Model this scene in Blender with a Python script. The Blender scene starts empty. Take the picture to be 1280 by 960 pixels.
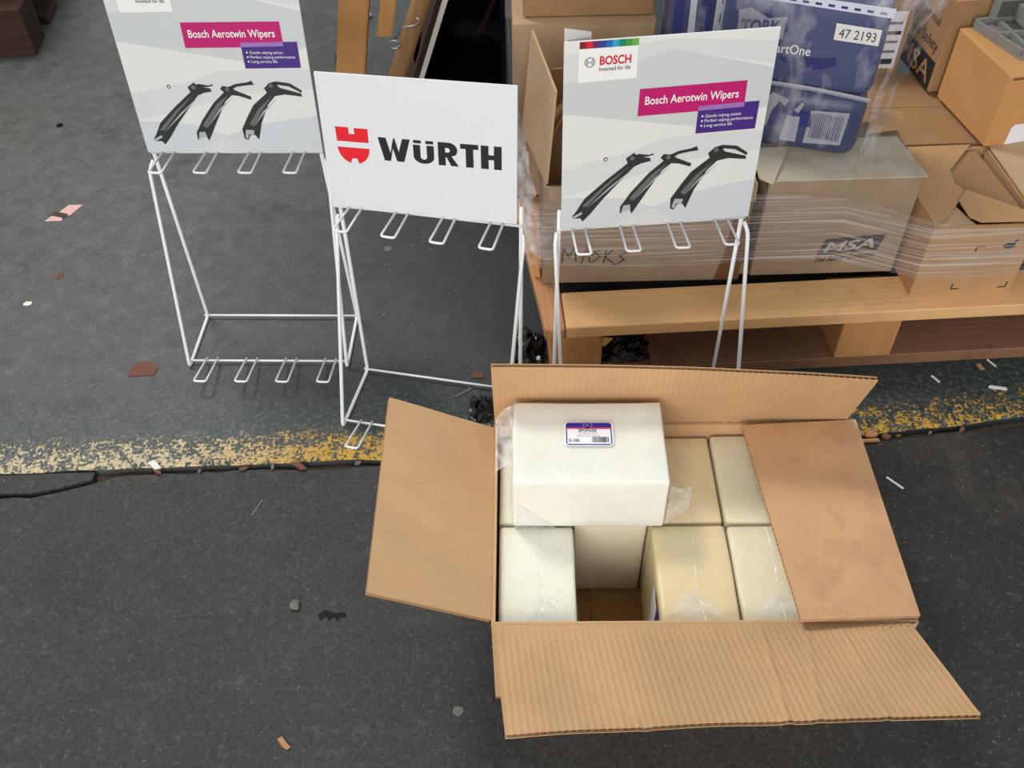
import bpy, bmesh, math, random
from mathutils import Vector, Matrix, noise
random.seed(7)
scene = bpy.context.scene
COL = scene.collection
PI = math.pi

# ---------------------------------------------------------------- camera
cam_d = bpy.data.cameras.new('camera'); cam = bpy.data.objects.new('camera', cam_d); COL.objects.link(cam)
PITCH, ROLL, CAM_H, FPX = 0.814, -0.021, 1.33, 1185.0
fw = Vector((0, math.cos(PITCH), -math.sin(PITCH))); up0 = Vector((0, math.sin(PITCH), math.cos(PITCH))); rt0 = Vector((1, 0, 0))
rt = rt0*math.cos(ROLL) + up0*math.sin(ROLL); up = up0*math.cos(ROLL) - rt0*math.sin(ROLL)
cam.matrix_world = Matrix(((rt.x, up.x, -fw.x, 0), (rt.y, up.y, -fw.y, 0), (rt.z, up.z, -fw.z, CAM_H), (0, 0, 0, 1)))
cam_d.sensor_fit = 'HORIZONTAL'; cam_d.sensor_width = 36.0; cam_d.lens = 36.0*FPX/1280.0
cam_d.clip_start = 0.02; cam_d.clip_end = 100
scene.camera = cam

# ---------------------------------------------------------------- world and light
w = bpy.data.worlds.new('world'); scene.world = w; w.use_nodes = True
bg = w.node_tree.nodes['Background']; bg.inputs[0].default_value = (0.93, 0.97, 1.0, 1); bg.inputs[1].default_value = 0.50
def area(name, loc, target, size, power, color=(1, 1, 1)):
    l = bpy.data.lights.new(name, 'AREA'); l.shape = 'SQUARE'; l.size = size; l.energy = power; l.color = color
    o = bpy.data.objects.new(name, l); COL.objects.link(o); o.location = loc
    o.rotation_euler = (Vector(target)-Vector(loc)).to_track_quat('-Z', 'Y').to_euler()
    return o
area('roof_skylight', (-2.0, 3.4, 4.6), (0.1, 1.2, 0), 1.2, 140, (1.0, 0.985, 0.96))
area('open_doorway', (-0.9, -3.0, 2.1), (0.1, 1.3, 0.3), 2.6, 150, (1.0, 0.985, 0.95))
scene.view_settings.view_transform = 'Standard'; scene.view_settings.look = 'None'
scene.view_settings.exposure = 0.0; scene.view_settings.gamma = 1.0; scene.view_settings.use_curve_mapping = False

# ---------------------------------------------------------------- materials
def lin(c):
    return tuple(((x/255)/12.92 if x/255 <= 0.04045 else ((x/255+0.055)/1.055)**2.4) for x in c)
class NT:
    def __init__(s, name):
        s.m = bpy.data.materials.new(name); s.m.use_nodes = True; s.t = s.m.node_tree
        s.b = s.t.nodes['Principled BSDF']; s.out = s.t.nodes['Material Output']
    def n(s, typ, **kw):
        nd = s.t.nodes.new(typ)
        for k, v in kw.items():
            if k.startswith('i_'):
                key = k[2:].replace('_', ' ')
                nd.inputs[key].default_value = v
            else: setattr(nd, k, v)
        return nd
    def l(s, a, b): s.t.links.new(a, b)
    def coord(s, kind='Object', scale=None):
        c = s.n('ShaderNodeTexCoord').outputs[kind]
        if scale:
            mp = s.n('ShaderNodeMapping'); mp.inputs['Scale'].default_value = scale; s.l(c, mp.inputs[0]); return mp.outputs[0]
        return c
    def noise(s, vec, scale, detail=3, rough=0.55):
        nd = s.n('ShaderNodeTexNoise'); nd.inputs['Scale'].default_value = scale; nd.inputs['Detail'].default_value = detail; nd.inputs['Roughness'].default_value = rough
        s.l(vec, nd.inputs['Vector']); return nd.outputs['Fac']
    def ramp(s, fac, stops):
        r = s.n('ShaderNodeValToRGB'); e = r.color_ramp.elements
        while len(e) < len(stops): e.new(0.5)
        for el, (p, c) in zip(e, stops):
            el.position = p; el.color = (c if isinstance(c, tuple) else (c, c, c)) + (1,) if not (isinstance(c, tuple) and len(c) == 4) else c
        s.l(fac, r.inputs[0]); return r.outputs[0]
    def mix(s, fac, a, b, mode='MIX'):
        m = s.n('ShaderNodeMix'); m.data_type = 'RGBA'; m.blend_type = mode
        for v, i in ((fac, 0), (a, 6), (b, 7)):
            if hasattr(v, 'links'): s.l(v, m.inputs[i])
            elif i == 0: m.inputs[0].default_value = v
            else: m.inputs[i].default_value = tuple(v) + (1,)
        return m.outputs[2]
    def math(s, op, a, b=None, c=None, clamp=False):
        m = s.n('ShaderNodeMath'); m.operation = op; m.use_clamp = clamp
        for i, v in enumerate((a, b, c)):
            if v is None: continue
            if hasattr(v, 'links'): s.l(v, m.inputs[i])
            else: m.inputs[i].default_value = v
        return m.outputs[0]
    def bump(s, h, strength, dist=0.001):
        b = s.n('ShaderNodeBump'); b.inputs['Strength'].default_value = strength; b.inputs['Distance'].default_value = dist
        s.l(h, b.inputs['Height']); s.l(b.outputs[0], s.b.inputs['Normal'])
    def base(s, v):
        if hasattr(v, 'links'): s.l(v, s.b.inputs['Base Color'])
        else: s.b.inputs['Base Color'].default_value = tuple(v) + (1,)
    def rough(s, v): s.b.inputs['Roughness'].default_value = v
    def spec(s, v): s.b.inputs['Specular IOR Level'].default_value = v

M = {}
def plain(name, rgb, rough=0.6, metal=0.0, spec=0.5):
    t = NT(name); t.base(lin(rgb)); t.rough(rough); t.spec(spec); t.b.inputs['Metallic'].default_value = metal
    M[name] = t.m; return t
def cardboard(name, rgb, var=0.14, stain=0.0, stain_rgb=(140, 105, 85), bumpy=0.25):
    t = NT(name); c = t.coord(); a = lin(rgb)
    n1 = t.noise(c, 9, 4); n2 = t.noise(t.coord(scale=(1, 1, 6)), 160, 2)
    col = t.mix(t.ramp(n1, [(0.3, 0.0), (0.7, 1.0)]), tuple(x*(1-var) for x in a), tuple(min(1, x*(1+var*0.7)) for x in a))
    col = t.mix(t.math('MULTIPLY', n2, 0.22), col, tuple(x*0.62 for x in a))
    if stain > 0:
        st = t.ramp(t.noise(c, 14, 5, 0.65), [(0.5, 0.0), (0.62, 1.0)])
        col = t.mix(t.math('MULTIPLY', st, stain), col, lin(stain_rgb))
    t.base(col); t.rough(0.82); t.spec(0.25); t.bump(t.noise(c, 55, 4), bumpy, 0.002); M[name] = t.m
cardboard('carton_inside', (203, 164, 122), 0.10)
cardboard('carton_outside', (194, 150, 108), 0.12, 0.5, (158, 112, 88))
cardboard('carton_shut', (204, 162, 120), 0.08, 0.5, (182, 136, 108))
cardboard('carton_floor', (158, 116, 72), 0.1)
cardboard('box_greybrown', (160, 138, 114), 0.10, 0.15, (120, 100, 82))
cardboard('box_dusty', (188, 176, 158), 0.10, 0.45, (150, 135, 115))
cardboard('box_tan', (190, 149, 106), 0.10, 0.1)
cardboard('box_brown', (166, 129, 90), 0.10, 0.15)
cardboard('box_orange', (202, 150, 94), 0.07)
cardboard('box_pale', (192, 162, 128), 0.08)
cardboard('tape_brown', (118, 82, 54), 0.12)
def wood(name, rgb, axis=0, contrast=0.3, dirt=0.2):
    t = NT(name); a = lin(rgb)
    sc = [14, 14, 14]; sc[axis] = 1.2
    c = t.coord(scale=tuple(sc)); wv = t.n('ShaderNodeTexWave'); wv.wave_type = 'BANDS'; wv.bands_direction = 'Y' if axis != 1 else 'X'
    wv.inputs['Scale'].default_value = 1.6; wv.inputs['Distortion'].default_value = 7; wv.inputs['Detail'].default_value = 3; wv.inputs['Detail Scale'].default_value = 1.2
    t.l(c, wv.inputs['Vector'])
    fine = t.noise(c, 9, 4)
    col = t.mix(t.math('MULTIPLY', wv.outputs['Fac'], contrast), tuple(min(1, x*1.06) for x in a), tuple(x*0.55 for x in a))
    col = t.mix(t.math('MULTIPLY', fine, 0.35), col, tuple(x*0.6 for x in a))
    d = t.ramp(t.noise(t.coord(), 7, 5, 0.65), [(0.52, 0.0), (0.72, 1.0)])
    col = t.mix(t.math('MULTIPLY', d, dirt), col, lin((70, 52, 40)))
    t.base(col); t.rough(0.75); t.spec(0.3); t.bump(fine, 0.3, 0.002); M[name] = t.m
wood('wood_pallet', (232, 184, 128), 0, 0.16, 0.2)
wood('wood_pallet_side', (196, 142, 98), 1, 0.25, 0.3)
wood('wood_block', (200, 146, 94), 2, 0.25, 0.3)
wood('wood_base', (140, 102, 76), 0, 0.3, 0.55)
wood('wood_post', (226, 168, 104), 2, 0.2, 0.05)
wood('wood_pole', (176, 136, 92), 2, 0.3, 0.3)
wood('wood_dark', (64, 44, 34), 0, 0.4, 0.5)
plain('white_wire', (236, 237, 238), 0.35)
t = plain('wire_worn', (228, 226, 222), 0.45)
plain('sheet_white', (226, 229, 232), 0.5)
plain('board_face', (226, 227, 222), 0.45)
plain('board_edge', (240, 240, 238), 0.6)
plain('facet_grey', (203, 207, 207), 0.45)
plain('facet_pale', (214, 217, 216), 0.45)
plain('facet_blue', (207, 212, 216), 0.45)
plain('print_white', (240, 240, 236), 0.45)
plain('print_black', (32, 33, 35), 0.5)
plain('print_soft_black', (58, 50, 46), 0.7)
plain('print_red', (232, 32, 46), 0.5)
plain('bosch_red', (206, 22, 48), 0.5)
plain('magenta', (190, 16, 108), 0.45)
plain('purple', (70, 40, 128), 0.45)
plain('lilac', (158, 116, 186), 0.45)
plain('logo_grey', (150, 154, 158), 0.45)
plain('rubber_dark', (46, 47, 49), 0.45)
plain('rubber_mid', (104, 106, 108), 0.45)
plain('rubber_light', (176, 178, 180), 0.45)
for i, c in enumerate(((130, 20, 40), (214, 30, 52), (96, 36, 100), (44, 60, 140), (20, 100, 170), (40, 160, 200), (20, 130, 100), (60, 150, 70), (110, 170, 60))):
    plain('strip_%d' % i, c, 0.45)
plain('sticker_white', (238, 238, 242), 0.4)
plain('sticker_blue', (38, 28, 150), 0.4)
plain('sticker_red', (200, 60, 90), 0.4)
plain('sticker_grey', (120, 118, 124), 0.5)
plain('black_plastic', (16, 16, 18), 0.28)
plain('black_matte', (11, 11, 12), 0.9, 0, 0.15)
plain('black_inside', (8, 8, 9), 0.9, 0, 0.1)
plain('steel', (200, 202, 205), 0.3, 0.9)
plain('foot_grey', (128, 125, 120), 0.7)
plain('foot_shade', (78, 76, 74), 0.8)
plain('blue_print', (66, 74, 116), 0.42)
plain('blue_lower', (52, 60, 98), 0.42)
plain('blue_deep', (20, 30, 104), 0.4)
plain('blue_panel', (34, 44, 122), 0.42)
plain('tissue_white', (214, 218, 228), 0.45)
plain('grey_print', (150, 152, 164), 0.5)
plain('pink_red', (190, 60, 90), 0.5)
plain('paper_white', (226, 224, 220), 0.7)
plain('paper_pink', (226, 176, 172), 0.7)
plain('rust', (112, 72, 56), 0.85)
plain('leaf_tan', (176, 128, 88), 0.8)
plain('stone_grey', (108, 106, 102), 0.85)
plain('smear_dark', (34, 34, 34), 0.9, 0, 0.2)
plain('navy_rag', (24, 28, 70), 0.8)
# fluted plastic sheet
t = NT('fluted_sheet'); t.base(lin((228, 231, 235))); t.rough(0.5)
wv = t.n('ShaderNodeTexWave'); wv.bands_direction = 'X'; wv.inputs['Scale'].default_value = 62; wv.inputs['Distortion'].default_value = 0.3
t.l(t.coord(), wv.inputs['Vector']); t.bump(wv.outputs['Fac'], 0.22, 0.001); M['fluted_sheet'] = t.m
# sponge foam
def foam(name, rgb, rgb2):
    t = NT(name); c = t.coord(); p = t.noise(c, 420, 2)
    col = t.mix(t.ramp(t.noise(c, 11, 4, 0.6), [(0.35, 0.0), (0.68, 1.0)]), lin(rgb), lin(rgb2))
    col = t.mix(t.ramp(p, [(0.32, 0.35), (0.5, 0.0)]), col, tuple(x*0.75 for x in lin(rgb2)))
    t.base(col); t.rough(0.9); t.spec(0.2); t.bump(p, 0.35, 0.001)
    t.b.inputs['Subsurface Weight'].default_value = 0.35; t.b.inputs['Subsurface Radius'].default_value = (0.02, 0.018, 0.011); t.b.inputs['Subsurface Scale'].default_value = 0.5
    M[name] = t.m
foam('foam_white', (243, 242, 231), (239, 236, 219))
foam('foam_cream', (240, 232, 204), (232, 220, 182))
foam('foam_aged', (238, 220, 176), (228, 206, 154))
foam('foam_ivory', (244, 242, 224), (238, 234, 208))
# clear films
def film(name, lo, hi, scale, stretch=(1, 1, 1), tint=(0.93, 0.94, 0.96), r0=0.35, r1=0.75, rough=0.12, bump=0.5, bdist=0.004):
    t = NT(name); c = t.coord(scale=stretch)
    n1 = t.noise(c, scale, 4, 0.6); fac = t.ramp(n1, [(r0, lo), (r1, hi)])
    tr = t.n('ShaderNodeBsdfTransparent'); tr.inputs[0].default_value = (0.97, 0.975, 0.985, 1)
    t.base(tint); t.rough(rough); t.spec(0.7)
    t.bump(n1, bump, bdist)
    mx = t.n('ShaderNodeMixShader'); t.l(fac, mx.inputs[0]); t.l(tr.outputs[0], mx.inputs[1]); t.l(t.b.outputs[0], mx.inputs[2]); t.l(mx.outputs[0], t.out.inputs[0])
    M[name] = t.m
film('film_clear', 0.02, 0.16, 22, rough=0.1)
film('film_crumple', 0.05, 0.38, 45, rough=0.13, r0=0.42, r1=0.72)
film('film_ear', 0.14, 0.6, 26, rough=0.12, r0=0.4, r1=0.72)
film('film_fold', 0.06, 0.45, 30, rough=0.1, r0=0.44, r1=0.72)
film('film_bag', 0.02, 0.5, 13, (1, 1, 0.5), r0=0.54, r1=0.76, rough=0.09, bump=0.9, bdist=0.01)
film('film_wrap', 0.05, 0.55, 14, (0.22, 0.22, 16), r0=0.48, r1=0.76, rough=0.2, bump=0.25)
film('film_bunch', 0.06, 0.5, 18, (1, 1, 2.2), r0=0.44, r1=0.74, rough=0.12, bump=1.0, bdist=0.008)

# floor: worn painted concrete, with a flaking yellow line along its edge
def floor_mat():
    t = NT('floor_concrete'); c = t.coord()
    big = t.noise(c, 1.3, 3); mid = t.noise(c, 6, 5, 0.62); fine = t.noise(c, 70, 5, 0.7); grit = t.noise(c, 260, 3, 0.7)
    col = t.mix(t.ramp(big, [(0.3, 0.0), (0.7, 1.0)]), lin((84, 85, 83)), lin((102, 103, 101)))
    mot = t.noise(c, 24, 7, 0.72)
    col = t.mix(t.ramp(mot, [(0.34, 0.5), (0.56, 0.0)]), col, lin((56, 57, 56)))
    col = t.mix(t.ramp(mot, [(0.56, 0.0), (0.72, 0.55)]), col, lin((120, 122, 120)))
    blot = t.ramp(t.noise(c, 4.5, 6, 0.7), [(0.28, 0.7), (0.42, 0.0)])
    col = t.mix(blot, col, lin((46, 46, 44)))
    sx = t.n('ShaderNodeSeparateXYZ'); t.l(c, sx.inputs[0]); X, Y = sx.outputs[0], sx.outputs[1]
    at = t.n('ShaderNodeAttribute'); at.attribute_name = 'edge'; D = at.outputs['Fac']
    dk = t.math('MULTIPLY', t.math('MULTIPLY_ADD', X, 1.4, 1.02, clamp=True), t.math('MULTIPLY_ADD', Y, -0.7, 2.1, clamp=True))  # darker to the right and front, so far-left glare is partly painted in
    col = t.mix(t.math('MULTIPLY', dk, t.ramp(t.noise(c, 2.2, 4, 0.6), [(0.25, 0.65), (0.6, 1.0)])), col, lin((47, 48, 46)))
    # old green floor paint: what is left of it under the pallet, along the line and at the far end
    gx = t.math('MULTIPLY_ADD', X, 0.9, 0.42); gy = t.math('MULTIPLY', t.math('SUBTRACT', Y, 2.05), 0.5, clamp=True)
    gd = t.math('MULTIPLY', t.math('SUBTRACT', 0.24, D), 3.4, clamp=True)
    g = t.math('ADD', t.math('MAXIMUM', gx, gy), gd, clamp=True)
    g = t.math('MULTIPLY', g, t.ramp(t.noise(c, 3.2, 5, 0.65), [(0.33, 0.25), (0.6, 1.0)]))
    col = t.mix(t.math('MULTIPLY', g, 0.85, clamp=True), col, lin((36, 57, 53)))
    # chalky scuffs in the band next to the line
    sc = t.math('MULTIPLY', t.math('SUBTRACT', 0.26, D), 4.2, clamp=True)
    sc = t.math('MULTIPLY', sc, t.ramp(t.noise(c, 95, 6, 0.75), [(0.48, 0.0), (0.62, 1.0)]))
    col = t.mix(t.math('MULTIPLY', sc, 0.7), col, lin((110, 122, 122)))
    col = t.mix(t.ramp(grit, [(0.34, 0.7), (0.5, 0.0)]), col, lin((30, 31, 30)))
    spk = t.ramp(t.noise(c, 150, 3, 0.6), [(0.68, 0.0), (0.73, 1.0)])
    col = t.mix(t.math('MULTIPLY', spk, 0.7), col, lin((176, 178, 176)))
    # yellow line
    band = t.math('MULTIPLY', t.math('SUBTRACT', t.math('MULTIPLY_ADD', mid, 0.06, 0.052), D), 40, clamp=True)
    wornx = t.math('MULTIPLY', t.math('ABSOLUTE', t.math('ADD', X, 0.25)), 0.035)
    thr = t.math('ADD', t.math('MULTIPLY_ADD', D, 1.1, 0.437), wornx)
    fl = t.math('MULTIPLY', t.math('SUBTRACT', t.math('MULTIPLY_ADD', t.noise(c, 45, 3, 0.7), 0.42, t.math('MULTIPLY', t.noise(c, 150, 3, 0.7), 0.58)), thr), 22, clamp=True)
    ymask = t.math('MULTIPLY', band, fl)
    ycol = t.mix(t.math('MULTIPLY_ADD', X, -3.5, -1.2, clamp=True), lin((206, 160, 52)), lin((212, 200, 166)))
    ycol = t.mix(t.ramp(grit, [(0.4, 0.6), (0.6, 0.0)]), ycol, lin((150, 118, 58)))
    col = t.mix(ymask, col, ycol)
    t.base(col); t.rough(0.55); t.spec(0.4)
    t.bump(t.math('ADD', t.math('MULTIPLY', fine, 0.7), t.math('MULTIPLY', ymask, 0.5)), 0.35, 0.003)
    M['floor_concrete'] = t.m
    t = NT('floor_asphalt'); c = t.coord()
    mid = t.noise(c, 5, 5, 0.6); fine = t.noise(c, 150, 6, 0.75); grit = t.noise(c, 420, 3, 0.7)
    scr = t.ramp(t.noise(t.coord(scale=(6, 0.7, 1)), 9, 4, 0.6), [(0.66, 0.0), (0.70, 0.5)])
    col = t.mix(t.ramp(mid, [(0.3, 0.0), (0.7, 1.0)]), lin((54, 54, 54)), lin((66, 66, 65)))
    sx = t.n('ShaderNodeSeparateXYZ'); t.l(c, sx.inputs[0])
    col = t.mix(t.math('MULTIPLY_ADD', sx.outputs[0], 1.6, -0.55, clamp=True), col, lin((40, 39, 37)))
    br = t.math('MULTIPLY', t.ramp(t.noise(c, 4.2, 4, 0.6), [(0.56, 0.0), (0.74, 1.0)]), t.math('MULTIPLY_ADD', sx.outputs[0], 1.5, -0.5, clamp=True))
    col = t.mix(t.math('MULTIPLY', br, 0.7), col, lin((96, 80, 66)))
    col = t.mix(t.ramp(fine, [(0.36, 0.75), (0.54, 0.0)]), col, lin((34, 34, 34)))
    col = t.mix(t.ramp(t.noise(c, 30, 6, 0.7), [(0.56, 0.0), (0.7, 0.4)]), col, lin((92, 92, 91)))
    mp = t.n('ShaderNodeMapping'); mp.inputs['Rotation'].default_value = (0, 0, 0.7); mp.inputs['Scale'].default_value = (1.0, 20, 1); t.l(c, mp.inputs[0])
    sc2 = t.math('MULTIPLY', t.ramp(t.noise(mp.outputs[0], 2.6, 3, 0.6), [(0.68, 0.0), (0.70, 1.0)]), t.ramp(t.noise(c, 3.1, 2), [(0.5, 0.0), (0.56, 1.0)]))
    col = t.mix(t.math('MULTIPLY', sc2, 0.7), col, lin((26, 26, 26)))
    col = t.mix(t.ramp(t.noise(c, 105, 3, 0.6), [(0.57, 0.0), (0.68, 0.24)]), col, lin((108, 108, 106)))
    col = t.mix(t.math('MULTIPLY', scr, 0.35), col, lin((96, 96, 95)))
    spk = t.ramp(t.noise(c, 210, 2, 0.5), [(0.69, 0.0), (0.73, 1.0)])
    col = t.mix(t.math('MULTIPLY', spk, 0.45), col, lin((150, 150, 148)))
    t.base(col); t.rough(0.62); t.spec(0.3); t.bump(t.math('MULTIPLY_ADD', fine, 0.6, t.math('MULTIPLY', grit, 0.4)), 0.35, 0.003)
    M['floor_asphalt'] = t.m
floor_mat()
t = NT('gap_dirt'); c = t.coord(); t.base(t.mix(t.noise(c, 60, 4), lin((24, 21, 18)), lin((104, 86, 66)))); t.rough(0.95); t.bump(t.noise(c, 90, 4), 1.0, 0.01); M['gap_dirt'] = t.m

# ---------------------------------------------------------------- helpers
def link(name, me, mat, parent=None, smooth=False):
    o = bpy.data.objects.new(name, me); COL.objects.link(o)
    if mat is not None and not me.materials: me.materials.append(M[mat] if isinstance(mat, str) else mat)
    if smooth:
        for p in me.polygons: p.use_smooth = True
    if parent is not None: o.parent = parent
    return o
def pymesh(name, v, f):
    me = bpy.data.meshes.new(name); me.from_pydata([tuple(x) for x in v], [], f); me.update(); return me
def obj(name, v, f, mat, parent=None, smooth=False): return link(name, pymesh(name, v, f), mat, parent, smooth)
def bobj(name, bm, mat, parent=None, smooth=False):
    bmesh.ops.recalc_face_normals(bm, faces=bm.faces[:])
    me = bpy.data.meshes.new(name); bm.to_mesh(me); bm.free(); return link(name, me, mat, parent, smooth)
def tag(o, label, cat=None, group=None, kind=None):
    o['label'] = label
    if cat: o['category'] = cat
    if group: o['group'] = group
    if kind: o['kind'] = kind
    return o
def thing(name, label, cat, loc=(0, 0, 0), rotz=0, group=None):
    o = bpy.data.objects.new(name, None); COL.objects.link(o); o.location = loc; o.rotation_euler = (0, 0, rotz); o.empty_display_size = 0.05
    return tag(o, label, cat, group)
def structure(o): o['kind'] = 'structure'; return o
def hexa(pts):           # 8 points: bottom ring then top ring
    bm = bmesh.new(); v = [bm.verts.new(p) for p in pts]
    for f in ((3, 2, 1, 0), (4, 5, 6, 7), (0, 1, 5, 4), (1, 2, 6, 5), (2, 3, 7, 6), (3, 0, 4, 7)): bm.faces.new([v[i] for i in f])
    return bm
def bx(x0, x1, y0, y1, z0, z1, bev=0.0, seg=1):
    bm = hexa([(x0, y0, z0), (x1, y0, z0), (x1, y1, z0), (x0, y1, z0), (x0, y0, z1), (x1, y0, z1), (x1, y1, z1), (x0, y1, z1)])
    if bev: bmesh.ops.bevel(bm, geom=bm.edges[:], offset=bev, segments=seg, profile=0.5, affect='EDGES')
    return bm
def box(name, x0, x1, y0, y1, z0, z1, mat, parent=None, bev=0.0, seg=1, smooth=False):
    return bobj(name, bx(x0, x1, y0, y1, z0, z1, bev, seg), mat, parent, smooth)
def fillet(pts, r, n=5):
    pts = [Vector(p) for p in pts]; out = [pts[0]]
    for i in range(1, len(pts)-1):
        a, b, c = pts[i-1], pts[i], pts[i+1]; d1 = (a-b); d2 = (c-b)
        k = min(r, d1.length*0.45, d2.length*0.45); p = b+d1.normalized()*k; q = b+d2.normalized()*k
        for j in range(n+1):
            s = j/n; out.append(p*(1-s)**2 + b*2*s*(1-s) + q*s*s)
    out.append(pts[-1]); return out
def tube_data(pts, r, sides=8):
    pts = [Vector(p) for p in pts]; V = []; F = []
    prev = None
    for i, p in enumerate(pts):
        d = (pts[min(i+1, len(pts)-1)] - pts[max(i-1, 0)]).normalized()
        if prev is None:
            a = d.orthogonal().normalized()
        else:
            a = (prev - d*prev.dot(d)).normalized()
        prev = a; b = d.cross(a)
        for k in range(sides):
            an = 2*PI*k/sides; V.append(p + (a*math.cos(an)+b*math.sin(an))*r)
    for i in range(len(pts)-1):
        for k in range(sides):
            F.append((i*sides+k, i*sides+(k+1) % sides, (i+1)*sides+(k+1) % sides, (i+1)*sides+k))
    F.append(tuple(range(sides-1, -1, -1))); F.append(tuple(range((len(pts)-1)*sides, len(pts)*sides)))
    return V, F
def tube(name, pts, r, mat, parent=None, sides=8, fil=0):
    if fil: pts = fillet(pts, fil)
    V, F = tube_data(pts, r, sides); return obj(name, V, F, mat, parent, True)
def prism(poly, z0, z1):
    n = len(poly); V = [(x, y, z0) for x, y in poly] + [(x, y, z1) for x, y in poly]
    F = [tuple(range(n-1, -1, -1)), tuple(range(n, 2*n))] + [(i, (i+1) % n, n+(i+1) % n, n+i) for i in range(n)]
    return V, F
def grid_sheet(fn, ns, nt):
    V = [fn(i/ns, j/nt) for j in range(nt+1) for i in range(ns+1)]
    F = [(j*(ns+1)+i, j*(ns+1)+i+1, (j+1)*(ns+1)+i+1, (j+1)*(ns+1)+i) for j in range(nt) for i in range(ns)]
    return V, F
def join(*vf):
    V = []; F = []
    for v, f in vf:
        k = len(V); V += list(v); F += [tuple(i+k for i in q) for q in f]
    return V, F
def bilin(c, s, t):     # c: c00, c10, c11, c01
    a, b, d, e = [Vector(q) for q in c]
    return (a*(1-s)+b*s)*(1-t) + (e*(1-s)+d*s)*t
def panel(name, c, th, mat, parent=None, bow=0.0, ns=6, nt=6, wob=0.0, seed=0):   # sheet with thickness, gently warped
    nrm = (Vector(c[1])-Vector(c[0])).cross(Vector(c[3])-Vector(c[0])).normalized()
    def fn(off):
        def g(s, t):
            p = bilin(c, s, t); k = bow*math.sin(PI*s)*math.sin(PI*t)
            if wob: k += wob*noise.noise(Vector((s*3+seed, t*3, seed)))
            return p+nrm*(k+off)
        return g
    A = grid_sheet(fn(0), ns, nt); B = grid_sheet(fn(-th), ns, nt)
    V = A[0]+B[0]; k = len(A[0]); F = A[1] + [tuple(reversed([i+k for i in f])) for f in B[1]]
    ring = list(range(ns+1)) + [(j+1)*(ns+1)+ns for j in range(nt)] + [nt*(ns+1)+i for i in range(ns-1, -1, -1)] + [j*(ns+1) for j in range(nt-1, 0, -1)]
    F += [(ring[(i+1) % len(ring)], ring[i], ring[i]+k, ring[(i+1) % len(ring)]+k) for i in range(len(ring))]
    return obj(name, V, F, mat, parent, False)
def sheet(name, fn, ns, nt, mat, parent=None, smooth=True):
    V, F = grid_sheet(fn, ns, nt); return obj(name, V, F, mat, parent, smooth)
_txt = {}
def text_mesh(body, bold=0.0):
    key = (body, bold)
    if key not in _txt:
        def make(s, off):
            cu = bpy.data.curves.new('t', 'FONT'); cu.body = s; cu.size = 1; cu.offset = off; cu.resolution_u = 3
            ob = bpy.data.objects.new('t', cu); COL.objects.link(ob); bpy.context.view_layer.update()
            me = bpy.data.meshes.new_from_object(ob.evaluated_get(bpy.context.evaluated_depsgraph_get()))
            V = [v.co.copy() for v in me.vertices]; F = [tuple(p.vertices) for p in me.polygons]
            bpy.data.objects.remove(ob); bpy.data.curves.remove(cu); bpy.data.meshes.remove(me)
            return V, F
        V, F = make(body, bold); H, _ = make('H', 0); cap = max(v.y for v in H)
        x0 = min(v.x for v in V); x1 = max(v.x for v in V)
        _txt[key] = ([((v.x-x0)/(x1-x0), v.y/cap) for v in V], F)
    return _txt[key]
class Face:              # a flat face that carries print: origin, width vector, height vector
    def __init__(s, o, ux, uy, n): s.o, s.ux, s.uy, s.n = Vector(o), Vector(ux), Vector(uy), Vector(n).normalized()
    def p(s, u, v, e=0.0004): return s.o + s.ux*u + s.uy*v + s.n*e
def poly(name, face, pts, mat, parent, lev=1):
    V = [face.p(u, v, 0.0003*lev) for u, v in pts]; a = sum((pts[i][0]*pts[(i+1) % len(pts)][1]-pts[(i+1) % len(pts)][0]*pts[i][1]) for i in range(len(pts)))
    idx = list(range(len(V))); 
    if a < 0: idx.reverse()
    return obj(name, V, [tuple(idx)], mat, parent)
def text(name, face, body, bl, br, cap, mat, parent, lev=2, bold=0.0, slant=0.0):   # bl, br: baseline ends (u, v); cap height in v
    V2, F = text_mesh(body, bold); V = []
    for x, y in V2:
        V.append(face.p(bl[0]+(br[0]-bl[0])*x + slant*y, bl[1]+(br[1]-bl[1])*x + cap*y, 0.0003*lev))
    return obj(name, V, F, mat, parent)
def ring_poly(cx, cy, rx, ry, n=20): return [(cx+rx*math.cos(2*PI*i/n), cy+ry*math.sin(2*PI*i/n)) for i in range(n)]
def rounded(name, x0, x1, y0, y1, z0, z1, bev, mat, parent, amp=0.0, seed=0, cuts=4):   # soft block
    bm = bx(x0, x1, y0, y1, z0, z1, bev, 3)
    bmesh.ops.subdivide_edges(bm, edges=[e for e in bm.edges if e.calc_length() > 0.03], cuts=cuts, use_grid_fill=True)
    if amp:
        for v in bm.verts:
            q = v.co*14 + Vector((seed*3.1, seed*1.7, seed)); v.co += Vector((noise.noise(q), noise.noise(q+Vector((9, 0, 0))), noise.noise(q+Vector((0, 9, 0)))))*amp
    return bobj(name, bm, mat, parent, True)

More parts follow.
